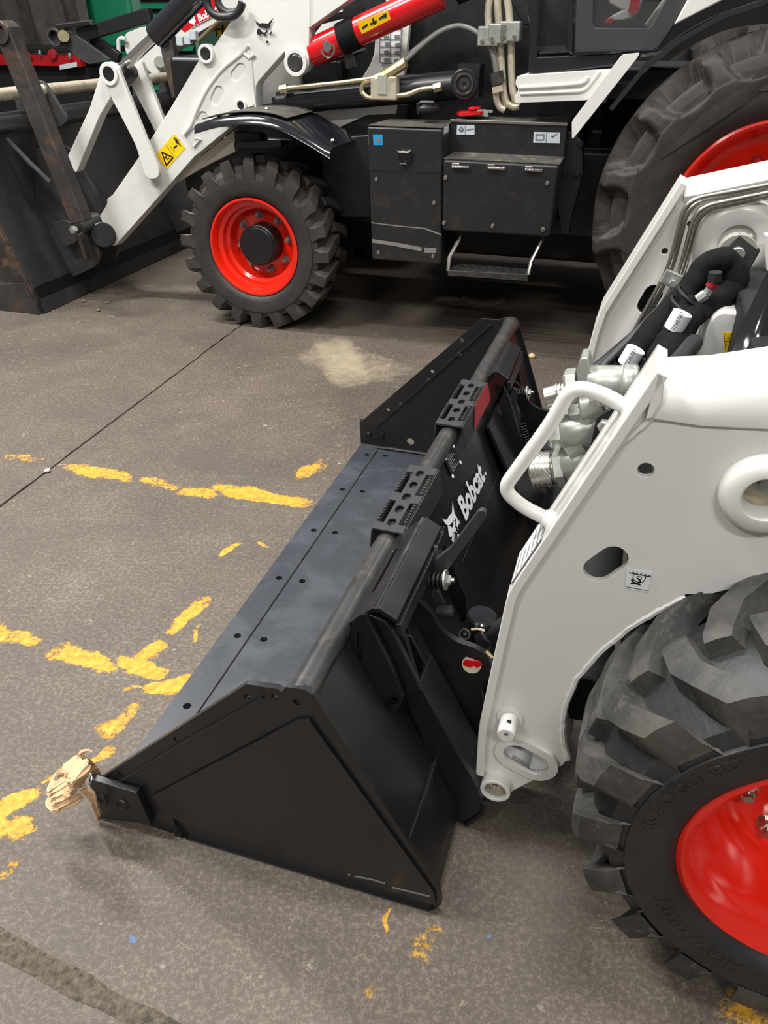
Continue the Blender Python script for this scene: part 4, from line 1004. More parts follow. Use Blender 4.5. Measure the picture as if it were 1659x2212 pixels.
# ================================================================== BACKHOE LOADER
BH = thing('backhoe_loader', 'white and black backhoe loader parked behind, red front wheel and black fuel tank facing us', 'backhoe', (.2, 4.1, 0))
yw = 3.12
WF, fprof = wheel(BH, (-1.05, yw + .16, .452), .456, .32, .252, 20, 'front', False, ('rubber_old', 'tread_old'))
part('hub', join(cyl((-1.05, yw + .2, .452), (-1.05, yw + .07, .452), .112, 36, ch=.006), cyl((-1.05, yw + .075, .452), (-1.05, yw + .06, .452), .1, 36, ch=.004)), 'black', BH)
nut2 = mesh('wheel_nut', join(cyl((0, 0, 0), (0, -.008, 0), .022, 16), hexn((0, -.006, 0), (0, -1, 0), .015, .024), cyl((0, -.025, 0), (0, -.04, 0), .008, 10)), 30); nut2.materials.append(MT['hose_grey'])
for i in range(8):
    a = 2 * math.pi * i / 8 + .15
    inst('wheel_nut', nut2, WF, (.152 * math.cos(a), .012, .152 * math.sin(a)))
WF2, _ = wheel(BH, (-1.05, 5.0, .452), .456, .32, .252, 20, 'front', True, ('rubber_old', 'tread_old'))
WR, rprof = wheel(BH, (1.5, 3.25, .752), .752, .42, .405, 15, 'rear', False, ('rubber_old', 'tread_old'))
nut3 = mesh('wheel_nut', join(cyl((0, 0, 0), (0, -.006, 0), .026, 16), hexn((0, -.006, 0), (0, -1, 0), .018, .02)), 30); nut3.materials.append(MT['red_dull'])
rc_ = Vector((1.5, 3.25, .752)); qa, qb_ = ay('F', (1378, 505), 3.05), ay('F', (1432, 350), 3.05)
sidewall_text(WR, rprof, 'MISA', math.atan2(qa.z - rc_.z, qa.x - rc_.x), .55, .09, .002, 1, 'rubber_old', .003, math.atan2(qb_.z - rc_.z, qb_.x - rc_.x))
for i in range(10):
    a = 2 * math.pi * i / 10
    inst('wheel_nut', nut3, WR, (.25 * math.cos(a), -.055, .25 * math.sin(a)))
part('front_axle', join(box(-1.13, -.97, 3.36, 4.9, .36, .56), cyl((-1.05, 3.3, .452), (-1.05, 3.5, .452), .12, 20)), 'black', BH, .01)
part('chassis_rail', box(-1.5, 2.4, 3.62, 4.62, .52, .95), 'black', BH, .02)
part('frame_tower', box(-1.0, -.3, 3.6, 4.65, .9, 1.15), 'black', BH, .02)
part('engine_side', box(-.72, .62, 3.74, 4.5, .95, 2.3), 'black', BH, .03)
part('front_grille', box(-1.75, -.7, 3.66, 4.58, .62, 1.35), 'black', BH, .03)
part('side_rail', plate(Y('F', [(690, 300), (800, 290), (800, 470), (700, 470)], 3.45), 3.45, 3.6, FY), 'black', BH, .01)
# ---- loader arm
ym = 3.40
arm_o = Y('F', [(237, 529), (213, 470), (226, 450), (231, 440), (231, 430), (243, 421), (298, 342), (341, 277), (371, 229), (428, 132), (429, 112), (438, 101), (450, 100), (458, 106), (500, 45), (548, -40), (740, -40), (757, -2), (672, 58), (668, 60), (667, 140), (656, 157), (640, 161), (626, 152), (619, 138), (614, 112), (558, 176), (553, 186), (552, 232), (421, 338), (366, 399), (249, 531)], ym)
LA = part('loader_arm', plate(arm_o, ym, ym + .09, FY), 'white_far', BH, .004)
part('loader_arm', [Vector((v[0], v[1] + 1.32, v[2])) for v in plate(arm_o, ym, ym + .09, FY)[0]] and (lambda g: ([Vector((v[0], v[1] + 1.32, v[2])) for v in g[0]], g[1]))(plate(arm_o, ym, ym + .09, FY)), 'white_far', BH)
part('arm_seam', bar(ay('F', (668, -40), ym - .001), ay('F', (668, 58), ym - .001), .006, .008, (0, 1, 0)), 'white_far', LA)
dbl = rnd(Y('C', [(430, 285), (470, 330), (490, 655), (330, 690), (110, 790), (60, 835), (45, 820), (110, 660), (200, 510), (320, 390)], ym), .02, 3)
ovs = [slot(*Y('C', c, ym), .028, 7) for c in (((405, 425), (370, 465)), ((270, 565), (245, 615)), ((172, 722), (158, 748)))]
part('stiffener_plate', plate(dbl, ym - .008, ym, FY, ovs), 'white_far', LA, .003)
part('weld_bead', tube(spline([ay('C', p, ym - .008) for p in ((445, 278), (400, 335), (290, 425), (200, 540), (130, 680), (95, 770), (50, 832))], 5), .011, 8), 'white_far', LA, smooth=60)
part('weld_bead', tube([ay('C', p, ym - .008) for p in ((420, 330), (455, 362), (485, 335))], .009, 8), 'white_far', LA, smooth=60)
part('weld_bead', tube([ay('C', p, ym - .006) for p in ((462, 370), (475, 520), (495, 690))], .006, 8), 'white_far', LA, smooth=60)
part('weld_bead', tube([ay('C', p, ym - .006) for p in ((120, 855), (150, 858), (110, 905))], .008, 8), 'white_far', LA, smooth=60)
def pinboss(p, k, y, ro, ri, mat='white_far', core='black', par=LA):
    c = ay(k, p, y)
    b_ = part('pin_boss', ring(c + Vector((0, .03, 0)), c + Vector((0, -.022, 0)), ro, ri, 32), mat, par)
    part('pin', join(lathe([(ri * .98, 0), (ri * .8, -.006), (ri * .35, -.004), (0, -.004)], c + Vector((0, -.016, 0)), (0, 1, 0), 24)), core, par)
pinboss((746, 388), 'C', ym, .062, .043, core='pipe_worn'); pinboss((1080, 1220), 'A', ym - .03, .042, .028); pinboss((410, 650), 'C', ym, .032, .02)
pinboss((1485, 385), 'A', ym, .045, .03, core='dark_void')
# cat logo
flatpoly('P', [[(365, 370), (400, 460), (470, 520), (560, 560), (600, 565), (680, 545), (740, 560), (820, 560), (900, 575), (960, 510), (1040, 420), (1115, 345), (1080, 440), (1030, 540), (985, 650), (1015, 715), (960, 755), (870, 765), (720, 760), (620, 725), (540, 695), (470, 620), (410, 510)],
               [(515, 745), (580, 790), (640, 870), (700, 920), (760, 925), (820, 890), (840, 770), (865, 770), (870, 850), (900, 905), (850, 940), (815, 985), (850, 1035), (820, 1065), (770, 1060), (700, 985), (660, 985), (545, 1030), (480, 1000), (445, 950), (465, 850)],
               [(1055, 860), (1075, 910), (1040, 950), (1030, 1025), (950, 1025), (970, 950), (1010, 900)], [(825, 1245), (870, 1260), (920, 1255), (935, 1340), (830, 1355), (810, 1300)],
               [(490, 1145), (620, 1040), (640, 1042), (520, 1145)], [(545, 1215), (655, 1090), (670, 1095), (565, 1215)], [(615, 1260), (700, 1120), (712, 1130), (640, 1255)], [(1090, 930), (1190, 1030), (1150, 1050)]],
         lambda k, p: ay(k, p, ym - .0095), 'ink', LA)
# yellow warning label with pictogram
lq = Y('T', [(935, 305), (1335, 820), (665, 1590), (275, 1070)], ym - .0015)
YL = part('warning_label', plate(lq, ym - .002, ym - .0005, FY), 'yellow', LA)
def ink2(k, pts, w, y, par, mat='ink', k2=1):
    P = [ay(k, p, y) for p in pts]
    if k2 > 1: P = spline(P, k2)
    return part('print', join(*[bar(a, b + (b - a).normalized() * w * .3, .0008, w, (b - a).cross(Vector((0, 1, 0)))) for a, b in zip(P, P[1:])]), mat, par)
ink2('T', [(490, 970), (890, 1165), (650, 1450), (490, 970)], .008, ym - .003, LA)
ink2('T', [(660, 1100), (610, 1160), (700, 1230), (740, 1190)], .006, ym - .003, LA)
ink2('T', [(640, 720), (930, 1120)], .002, ym - .003, LA); ink2('T', [(780, 760), (960, 960)], .002, ym - .003, LA)
ink2('T', [(985, 520), (1050, 620)], .016, ym - .003, LA); ink2('T', [(1050, 610), (1160, 745)], .006, ym - .003, LA); ink2('T', [(935, 455), (960, 490)], .01, ym - .003, LA); ink2('T', [(910, 830), (1030, 740)], .008, ym - .003, LA)
ink2('T', [(1040, 470), (1140, 590)], .003, ym - .003, LA)
# ---- bucket linkage
yl_ = 3.30
lk1 = rnd(Y('A', [(722, 520), (735, 475), (785, 450), (840, 470), (858, 530), (800, 690), (715, 830), (690, 890), (545, 1245), (470, 1150), (640, 780)], yl_ + .06), .02, 3)
part('bucket_link', plate(lk1, yl_ + .06, yl_ + .13, FY), 'white_far', BH, .004)
lk2 = rnd(Y('A', [(722, 520), (735, 475), (785, 450), (840, 470), (862, 530), (1060, 1030), (1140, 1210), (1140, 1270), (1090, 1290), (1040, 1270), (975, 1050), (900, 900), (795, 700)], yl_), .03, 3)
part('tilt_lever', plate(lk2, yl_, yl_ + .03, FY), 'white_far', BH, .005)
part('tilt_lever', (lambda g: ([Vector((v[0] + .01, v[1] + .22, v[2] + .02)) for v in g[0]], g[1]))(plate(lk2, yl_, yl_ + .03, FY)), 'white_far', BH, .004)
pc_ = ay('A', (785, 530), yl_)
part('link_boss', ring(pc_ + Vector((0, .04, 0)), pc_ + Vector((0, -.012, 0)), .056, .036, 32), 'white_far', BH)
part('link_pin', cyl(pc_ + Vector((0, .3, 0)), pc_ + Vector((0, -.008, 0)), .037, 28, ch=.004), 'black', BH)
r0, r1, r2 = ay('A', (870, 490), yl_ + .11), ay('A', (1110, 265), yl_ + .11), ay('A', (1420, -60), yl_ + .11)
part('tilt_rod', cyl(r0, r1, .029, 24), 'chrome', BH)
part('rod_eye', cyl(r0 + Vector((0, -.05, -.03)), r0 + Vector((0, .05, -.03)), .05, 24, ch=.004), 'black', BH)
part('tilt_barrel', join(cyl(r1, r2, .062, 32, ch=.006)), 'gloss_black', BH)
part('arm_hose', tube(spline([ay('X', p, 3.34) for p in ((790, -60), (800, 100), (880, 280), (1050, 400), (1250, 440), (1480, 400), (1640, 240), (1700, 60))], 6), .02, 12), 'hose', BH, smooth=60)
part('arm_hose', tube(spline([ay('X', p, 3.36) for p in ((1060, -60), (1100, 120), (1200, 250), (1360, 330), (1560, 300))], 6), .018, 12), 'hose', BH, smooth=60)
# ---- grey inner plates, tower and tag
part('inner_arm_plate', plate(Y('C', [(500, 520), (560, 430), (680, 330), (690, 420), (760, 470), (770, 520), (700, 560), (640, 560), (600, 640), (505, 655)], 3.56), 3.56, 3.6, FY), 'white_far', BH, .004)
TW = part('tower_plate', plate(Y('C', [(1300, -40), (1475, -40), (1440, 180), (1410, 480), (1390, 500), (1150, 480), (1200, 400), (1225, 330), (1235, 180), (1290, 90)], 3.66), 3.66, 3.7, FY), 'white_far', BH, .004)
tq = Y('C', [(1262, 168), (1392, 168), (1386, 390), (1258, 384)], 3.655)
part('lubrication_chart', plate(tq, 3.654, 3.656, FY), 'decal_white', TW)
ink2('C', [(1264, 172), (1392, 172)], .016, 3.652, TW)
for a, b in (((1262, 168), (1258, 384)), ((1392, 168), (1386, 390)), ((1258, 386), (1386, 390)), ((1325, 172), (1322, 388)), ((1260, 245), (1390, 246)), ((1260, 290), (1388, 292)), ((1260, 335), (1388, 338))):
    ink2('C', [a, b], .004, 3.652, TW, 'ink_grey')
for i, (x_, y_) in enumerate(((1300, 235), (1365, 230), (1305, 275), (1368, 280), (1300, 325), (1365, 328), (1300, 372), (1362, 376))):
    ink2('C', [(x_ - 14, y_), (x_ + 12, y_ - 4)], .016, 3.651, TW, 'ink_grey')
part('frame_strip', plate(Y('C', [(780, 700), (1170, 668), (1370, 640), (1360, 705), (1180, 712), (950, 815), (900, 800)], 3.58), 3.58, 3.62, FY), 'white_far', BH, .004)
part('frame_strip', plate(Y('F', [(352, 402), (398, 365), (508, 280), (508, 328), (453, 354), (383, 393)], 3.5), 3.5, 3.54, FY), 'cream', BH, .004)
part('grease_line', tube([ay('C', p, 3.55) for p in ((310, 815), (220, 920))], .012, 8), 'zinc_gold', BH)
# ---- red safety strut on the lift cylinder
sa, sb = ay('C', (840, 325), 3.46), ay('C', (1640, -40), 3.46)
SR = part('safety_strut', cyl(sa, sb, .066, 28, ch=.006), 'strut_red', BH)
sd_ = (sb - sa).normalized()
part('strut_strap', cyl(sa + sd_ * .175, sa + sd_ * .27, .074, 24), 'fabric', SR)
part('strut_strap', cyl(sa + sd_ * .79, sa + sd_ * .87, .074, 24), 'fabric', SR)
part('strut_clip', bar(ay('C', (1060, 320), 3.5), ay('C', (1085, 420), 3.5), .05, .02, (0, 1, 0)), 'pipe_worn', SR)
yq = [hit('C', p, sa + Vector((0, -.07, 0)), Vector((0, 1, .25))) for p in ((1118, 140), (1308, 62), (1328, 118), (1150, 210))]
YD = part('warning_label', slab([[yq[0], yq[1]], [yq[3], yq[2]]], .002), 'yellow', SR)
for a, b in (((1150, 175), (1185, 150)), ((1200, 150), (1240, 130)), ((1215, 115), (1230, 150)), ((1255, 118), (1300, 85)), ((1270, 105), (1300, 100))):
    P_ = [hit('C', p, sa + Vector((0, -.074, 0)), Vector((0, 1, .25))) for p in (a, b)]; part('print', bar(P_[0], P_[1], .001, .008, (P_[1] - P_[0]).cross(Vector((0, 1, 0)))), 'ink', SR)
pb = ay('C', (932, 290), 3.385)
part('strut_pin', join(cyl(pb + Vector((0, .05, 0)), pb, .024, 20, ch=.003), ring(pb + Vector((0, .02, -.01)), pb + Vector((0, .01, -.01)), .04, .03, 20)), 'chrome', SR)
part('back_rod', tube([ay('C', (870, 390), 3.6), ay('C', (1175, 310), 3.6)], .012, 8), 'black', BH)
part('back_rod', bar(ay('C', (890, 130), 3.65), ay('C', (1160, 60), 3.65), .03, .03), 'black', BH)
# ---- lift cylinder with its pipes
l0, l1 = ay('C', (700, 622), 3.5), ay('G', (640, 600), 3.5)
LC = part('lift_cylinder', join(cyl(l0, l1, .066, 32, ch=.006), cyl(l0 + (l0 - l1).normalized() * .06, l0, .05, 24)), 'bucket_black', BH)
part('cylinder_head', plate(rnd(Y('C', [(588, 600), (690, 590), (695, 640), (590, 645)], 3.46), .01, 3), 3.46, 3.55, FY), 'black', LC, .004)
c_ = ay('G', (605, 605), 3.42)
part('cylinder_eye', join(cyl(c_ + Vector((0, .16, 0)), c_ + Vector((0, .0, 0)), .07, 32, ch=.006), box(c_.x - .04, c_.x + .07, c_.y + .02, c_.y + .14, c_.z - .06, c_.z + .085)), 'black', LC)
part('eye_bushing', join(ring(c_ + Vector((0, .01, 0)), c_ + Vector((0, -.008, 0)), .05, .038, 28), ring(c_ + Vector((0, .01, 0)), c_ + Vector((0, -.004, 0)), .028, .01, 24)), 'pipe_worn', LC)
yp = 3.40
part('oil_pipe', tube(fillet([ay('C', p, yp) for p in ((640, 552), (690, 545), (1000, 515), (1190, 490), (1260, 478), (1330, 430))], .05, 5), .0125, 10), 'zinc_gold', LC, smooth=60)
part('oil_pipe', tube(fillet([ay('C', p, yp) for p in ((1330, 455), (1265, 488), (1165, 505), (1140, 560), (1185, 608), (1440, 585), (1500, 555), (1600, 540))], .06, 5), .0125, 10), 'zinc_gold', LC, smooth=60)
for a, b in (((1240, 490), (1300, 460)), ((1320, 450), (1420, 380)), ((1595, 545), (1640, 535)), ((645, 553), (690, 546))):
    part('pipe_fitting', cyl(ay('C', a, yp), ay('C', b, yp), .022, 6), 'zinc_gold', LC)
part('pipe_fitting', cyl(ay('C', (1270, 480), yp), ay('C', (1420, 385), yp), .026, 8), 'zinc_gold', LC)
cbx = ay('C', (1285, 545), yp - .01)
part('pipe_clamp', box(cbx.x - .07, cbx.x + .07, yp - .02, yp + .04, cbx.z - .055, cbx.z + .055), 'beige_pipe', LC, .01)
part('clamp_notch', box(cbx.x - .03, cbx.x + .02, yp - .026, yp - .01, cbx.z - .03, cbx.z + .06), 'grey_disc', LC, .005)
for dy in (0, .03):
    part('flex_hose', tube(spline([ay('G', p, 3.48 + dy) for p in ((190, 430 - dy * 600), (300, 330 - dy * 400), (420, 235 - dy * 200), (540, 187), (620, 195), (700, 235 + dy * 100), (770, 310), (820, 410), (840, 520))], 6), .012, 10), 'hose_grey', LC, smooth=60)
for pts in ([(800, -40), (775, 60), (785, 250), (850, 520), (835, 700), (860, 770), (900, 790)], [(850, -40), (845, 20), (860, 250), (885, 640), (905, 740), (960, 770), (1000, 760)], [(910, -40), (925, 60), (940, 260), (950, 640), (975, 720), (1010, 745)]):
    part('steel_line', tube(fillet([ay('G', p, 3.5) for p in pts], .1, 5), .018, 10), 'beige_pipe', BH, smooth=60)
for x_, y_ in ((780, 260), (850, 240), (935, 225)):
    cc = ay('G', (x_, y_), 3.46); TCp = part('line_clamp', box(cc.x - .05, cc.x + .05, 3.44, 3.52, cc.z - .042, cc.z + .042), 'zinc', BH, .008)
    for dx in (-.025, .025): part('clamp_bolt', hexn((cc.x + dx, 3.44, cc.z - .02), (0, -1, 0), .01, .01), 'steel', TCp)
part('line_coupling', cyl(ay('G', (835, 515), 3.47), ay('G', (850, 600), 3.47), .034, 16), 'pipe_worn', BH)
part('line_coupling', cyl(ay('G', (845, 615), 3.47), ay('G', (852, 660), 3.47), .03, 6), 'beige_pipe', BH)
part('tower_panel', plate(Y('G', [(980, -60), (1090, -60), (1075, 180), (1030, 180), (930, 0), (940, -60)], 3.58), 3.58, 3.62, FY), 'black', BH, .005)
# ---- fuel and battery box
yx = 3.15
def E(p, y=yx): return ay('E', p, y)
zt = E((107, 305)).z
FT = part('fuel_tank', plate(Y('E', [(107, 308), (650, 328), (640, 1300), (142, 1262)], yx), yx, yx + .35, FY), 'box_black', BH, .012)
tt = Y('E', [(107, 308), (650, 328)], yx)
part('tank_top', slab([[Vector((tt[0][0] + .004, yx + .006, zt + .001)), Vector((tt[1][0] - .004, yx + .006, zt + .001))], [Vector((tt[0][0] + .02, yx + .34, zt + .001)), Vector((tt[1][0] - .004, yx + .34, zt + .001))]], -.003), 'dust_top', FT)
part('tank_split', bar(E((140, 622), yx - .001), E((640, 640), yx - .001), .003, .003), 'dark_void', FT)
blu = Y('E', [(152, 367), (220, 367), (222, 443), (156, 443)], yx)
part('blue_label', plate(blu, yx - .002, yx, FY), 'decal_blue', FT); ink2('E', [(180, 400), (195, 410)], .02, yx - .003, FT, 'ink_grey')
LT = part('latch', slab([[E((335, 495), yx - .012), E((430, 495), yx - .012)], [E((345, 570), yx - .006), E((425, 570), yx - .006)]], .01), 'black', FT, .003)
part('latch_wire', tube([E(p, yx - .02) for p in ((330, 478), (335, 492), (405, 495), (425, 478))], .006, 8), 'steel', LT)
part('latch_wire', tube([E(p, yx - .018) for p in ((345, 577), (395, 578), (380, 560))], .005, 8), 'pipe_worn', LT)
for p in ((176, 687), (589, 858), (191, 1212), (584, 1238)):
    part('screw', lathe([(.011, 0), (.009, .006), (0, .009)], E(p, yx), (0, -1, 0), 12), 'steel', FT)
part('scrape', join(*[bar(E(a, yx - .0006), E(b, yx - .0006), .001, w_, (0, 0, 1)) for a, b, w_ in (((140, 998), (320, 1022), .005), ((320, 1022), (520, 1040), .005), ((520, 1040), (640, 1085), .007), ((145, 1128), (320, 1155), .018), ((320, 1155), (500, 1190), .02), ((520, 1195), (605, 1198), .024))]), 'hose_grey', FT)
part('filler_cap', join(cyl(E((548, 205), 3.35), E((548, 160), 3.35), .06, 24, ch=.008), cyl(E((548, 162), 3.35), E((548, 150), 3.35), .05, 24, ch=.006)), 'black', FT)
part('cap_guard', tube([E(p, 3.32) for p in ((480, 220), (475, 150), (500, 136), (590, 138))], .01, 8), 'black', FT)
# right-hand stepped box: upper back wall, shelf, lower front
ys2 = yx + .17
ub = Y('E', [(735, 268), (1548, 292), (1528, 492), (740, 470)], ys2)
zs = sum(p[1] for p in ub[2:]) / 2; zu = sum(p[1] for p in ub[:2]) / 2
xa, xb = Y('E', [(650, 545)], yx)[0][0], Y('E', [(1487, 585)], yx)[0][0]
xb2 = Y('E', [(1420, 1105)], yx)[0][0]
lowb = Y('E', [(650, 545), (1487, 588), (1420, 1105), (645, 1058)], yx)
BX = part('battery_box', plate(lowb, yx, yx + .4, FY), 'box_black', BH, .014)
zl = (lowb[0][1] + lowb[1][1]) / 2
part('box_back', box(ub[0][0] - .02, ub[1][0], ys2, ys2 + .28, zl - .02, zu), 'box_black', BX, .006)
part('box_shelf', slab([[Vector((lowb[0][0], yx + .012, lowb[0][1] + .001)), Vector((lowb[1][0], yx + .012, lowb[1][1] + .001))], [Vector((ub[3][0], ys2, lowb[0][1] + .012)), Vector((ub[2][0], ys2, lowb[1][1] + .012))]], -.003), 'dust_top', BX)
part('top_lip', bar(Vector((ub[0][0] - .02, ys2 - .002, zu)), Vector((ub[1][0], ys2 - .002, zu)), .012, .014), 'steel', BX, .003)
part('box_top', box(ub[0][0], ub[1][0] - .01, ys2 + .02, ys2 + .27, zu, zu + .004), 'dust_top', BX)
for pts in ([(755, 298), (880, 298), (880, 369), (752, 366)], [(1306, 348), (1493, 352), (1490, 429), (1300, 425)]):
    q = Y('E', pts, ys2); part('info_label', plate(q, ys2 - .003, ys2 - .001, FY), 'decal_grey', BX)
ink2('E', [(768, 330), (785, 312), (802, 330), (785, 348), (768, 330)], .005, ys2 - .004, BX, 'ink_grey'); ink2('E', [(770, 338), (800, 338)], .008, ys2 - .004, BX, 'ink_grey'); ink2('E', [(822, 335), (872, 325)], .005, ys2 - .004, BX, 'ink_grey'); ink2('E', [(813, 300), (812, 367)], .003, ys2 - .004, BX, 'ink_grey')
ink2('E', [(1320, 368), (1376, 368), (1376, 406), (1320, 406), (1320, 368)], .006, ys2 - .004, BX, 'ink_grey'); ink2('E', [(1395, 352), (1392, 427)], .003, ys2 - .004, BX, 'ink_grey'); ink2('E', [(1435, 385), (1470, 365)], .006, ys2 - .004, BX, 'ink_grey'); ink2('E', [(1432, 376), (1440, 388)], .008, ys2 - .004, BX, 'ink_grey')
q = [E((650, 312), yx + .05), E((650, 360), yx + .05)]
part('info_label', plate([(yx + .03, q[1].z), (yx + .12, q[1].z), (yx + .12, q[0].z), (yx + .03, q[0].z)], tt[1][0] + .0005, tt[1][0] + .002, FX), 'decal_grey', FT)
for x_, y_ in ((715, 600), (972, 608), (1240, 622)):
    a, b = E((x_, y_ - 4), yx - .012), E((x_ + 128, y_ + 2), yx - .012)
    H_ = part('handle', bar(a, b, .016, .012), 'chrome', BX, .004)
    part('handle_hub', bar(a + Vector((.0, .006, .006)), a.lerp(b, .45) + Vector((0, .006, .006)), .024, .022), 'steel', H_, .004)
for p in ((673, 676), (1402, 717), (662, 1001), (1010, 1023), (1371, 1048)):
    part('screw', lathe([(.012, 0), (.01, .006), (0, .009)], E(p, yx), (0, -1, 0), 12), 'steel', BX)
rc = E((860, 215), 3.42)
part('red_cap', join(cyl(E((860, 222), 3.42), E((860, 196), 3.42), .075, 24, ch=.015), cyl(E((880, 190), 3.42), E((880, 168), 3.42), .032, 16, ch=.005)), 'strut_red', BX)
part('cap_lock', join(bar(E((905, 200), 3.4), E((945, 200), 3.4), .03, .014), bar(E((968, 200), 3.4), E((1010, 200), 3.4), .02, .012), bar(E((955, 235), 3.4), E((962, 190), 3.4), .03, .03)), 'zinc', BX)
# ---- folding step
ST = part('step', slab([[E((690, 1338), yx - .02), E((1262, 1368), yx - .02)], [E((690, 1375), yx - .02), E((1262, 1415), yx - .02)]], .008), 'pipe_worn', BH, .002)
sz = E((690, 1338), yx - .02).z; sx0, sx1 = E((690, 1338), yx - .02).x, E((1262, 1368), yx - .02).x
hs = []
for r_ in range(3):
    for c in range(9):
        cx_ = sx0 + (sx1 - sx0) * (c + .5 + (.25 if r_ % 2 else 0)) / 9.6; cy_ = yx + .0 + r_ * .05
        hs.append(slot((cx_ - .008, cy_), (cx_ + .008, cy_), .012, 5))
part('step_grate', plate([(sx0, yx - .02), (sx1, yx - .02), (sx1 - .01, yx + .13), (sx0 + .01, yx + .13)], sz - .006, sz, FZ, hs), 'pipe_worn', ST, .002)
part('step_arm', tube([E((690, 1345), yx - .02), E((700, 1250), yx + .0), E((770, 1120), yx + .06), E((780, 1070), yx + .08)], .011, 8), 'steel', ST)
part('step_arm', tube([E((1264, 1372), yx - .02), E((1285, 1280), yx + .0), E((1350, 1150), yx + .06), E((1370, 1100), yx + .08)], .011, 8), 'steel', ST)
# ---- front fender
fy0, fy1 = 3.06, 3.5
edge = spline([ay('F', p, fy0) for p in ((419, 283), (470, 269), (540, 264), (600, 274), (660, 305), (712, 337))], 5)
rows = [[e + Vector((0, 0, 0)) for e in edge], [e + Vector((.0, .012, .022)) for e in edge], [e + Vector((0, .04, .03)) for e in edge], [e + Vector((.0, fy1 - fy0, .032)) for e in edge]]
rows[0] = [e + Vector((0, .0, -.012)) for e in edge]
FD = part('front_fender', slab(rows, .008), 'gloss_black', BH, smooth=70)
part('fender_patch', slab([[e + Vector((0, .05, .046)) for e in edge[1:17]], [e + Vector((0, .42, .048)) for e in edge[1:17]]], .004), 'dust_top', FD)
for p in ((500, 700), (560, 672), (270, 728), (330, 702), (968, 868)):
    q = ay('C', p, 3.2); part('fender_bolt', lathe([(.014, 0), (.01, .008), (0, .01)], Vector((q.x, 3.2, q.z + .0)), (0, 0, 1), 10), 'steel', FD)
part('fender_stay', plate(Y('D', [(575, 330), (780, 350), (830, 440), (990, 420), (990, 455), (580, 465)], 3.34), 3.34, 3.42, FY), 'black', BH, .004)
part('fender_stay', bar(ay('D', (590, 450), 3.3), ay('D', (990, 430), 3.3), .04, .03), 'gloss_black', BH)
# ---- cab
ycb = 3.30
part('cab_sill', plate(Y('G', [(1125, 405), (1700, 380), (1700, 470), (1110, 545), (1085, 470)], ycb), ycb, ycb + .3, FY), 'gloss_black', BH, .008)
part('cab_pillar', plate(Y('G', [(1040, -60), (1140, -60), (1125, 545), (1065, 535), (1075, 200)], ycb - .01), ycb - .01, ycb + .1, FY), 'gloss_black', BH, .01)
part('cab_inner', plate(Y('G', [(1130, -60), (1390, -60), (1375, 395), (1120, 410)], ycb + .12), ycb + .12, ycb + .16, FY), 'black', BH)
part('door_step', slab([[ay('G', (1140, 378), ycb + .01), ay('G', (1350, 368), ycb + .01)], [ay('G', (1145, 330), ycb + .1), ay('G', (1340, 320), ycb + .1)]], .01), 'gloss_black', BH, .003)
part('door_jamb', plate(Y('G', [(1350, -60), (1400, -60), (1385, 395), (1345, 370)], ycb - .015), ycb - .015, ycb + .04, FY), 'gloss_black', BH, .008)
door = Y('H', [(165, -60), (150, 405), (785, 388), (1085, -60)], ycb - .02); win = rnd(Y('H', [(297, -50), (290, 218), (740, 222), (890, -50)], ycb - .02), .02, 4)
DR = part('cab_door', plate(rnd(door, .02, 3), ycb - .02, ycb + .01, FY, [win]), 'lever_black', BH, .004)
part('door_pane', plate(Y('H', [(280, -55), (275, 230), (755, 235), (905, -55)], ycb - .008), ycb - .004, ycb, FY), 'cab_glass', DR)
part('door_seal', tube([ay('H', p, ycb - .02) for p in ((150, 410), (785, 394), (1090, -55))], .007, 8), 'gloss_black', DR)
part('cab_white_panel', plate(Y('H', [(380, -60), (700, -60), (640, 100), (600, 140), (520, 165), (440, 165), (370, 178), (440, 120), (520, 80), (420, 30)], ycb + .35), ycb + .35, ycb + .5, FY), 'white_far', BH, .01)  # white and red panels set inside the cab behind the door pane
part('cab_red_panel', plate(Y('H', [(355, 178), (450, 128), (440, 178)], ycb + .33), ycb + .33, ycb + .34, FY), 'strut_red', BH)
part('cab_red_panel', plate(Y('H', [(600, -60), (660, -60), (655, 80), (610, 105), (565, 95)], ycb + .33), ycb + .33, ycb + .34, FY), 'strut_red', BH)
part('cab_floor', box(.65, 2.2, ycb + .2, 4.7, 1.2, 1.32), 'lever_black', BH)
part('cab_rear_post', bar(ay('H', (730, 230), ycb + .1), ay('H', (960, -80), ycb + .1), .08, .06), 'white_far', BH, .01)
# white lower skirt with pressed grooves
lowp = Y('G', [(985, 542), (1700, 492), (1640, 590), (1500, 718), (965, 740), (968, 690), (998, 640), (970, 605)], ycb - .06)
SKT = part('cab_skirt', plate(rnd(lowp, .015, 3), ycb - .06, ycb + .2, FY), 'white_far', BH, .012)
part('skirt_groove', tube(spline([ay('G', p, ycb - .061) for p in ((1000, 628), (1200, 618), (1420, 600), (1475, 580), (1490, 555))], 4), .01, 8), 'white_far', SKT, smooth=60)
part('skirt_groove', tube(fillet([ay('G', p, ycb - .061) for p in ((1010, 672), (1430, 655), (1480, 640), (1580, 510))], .05, 4), .008, 8), 'white_far', SKT, smooth=60)
part('fender_strut', plate(rnd(Y('H', [(520, 425), (660, 412), (640, 450), (165, 1050), (132, 1088), (130, 945)], ycb - .08), .01, 3), ycb - .1, ycb - .04, FY), 'white_far', BH, .008)
part('rear_fender', plate(Y('H', [(1045, -30), (1400, -60), (1310, 0), (920, 200)], ycb - .05), ycb - .05, ycb + .3, FY), 'white_far', BH, .008)
arc = [Vector((1.5 + .86 * math.cos(a), 0, .752 + .86 * math.sin(a))) for a in [R(150 - i * 12) for i in range(12)]]
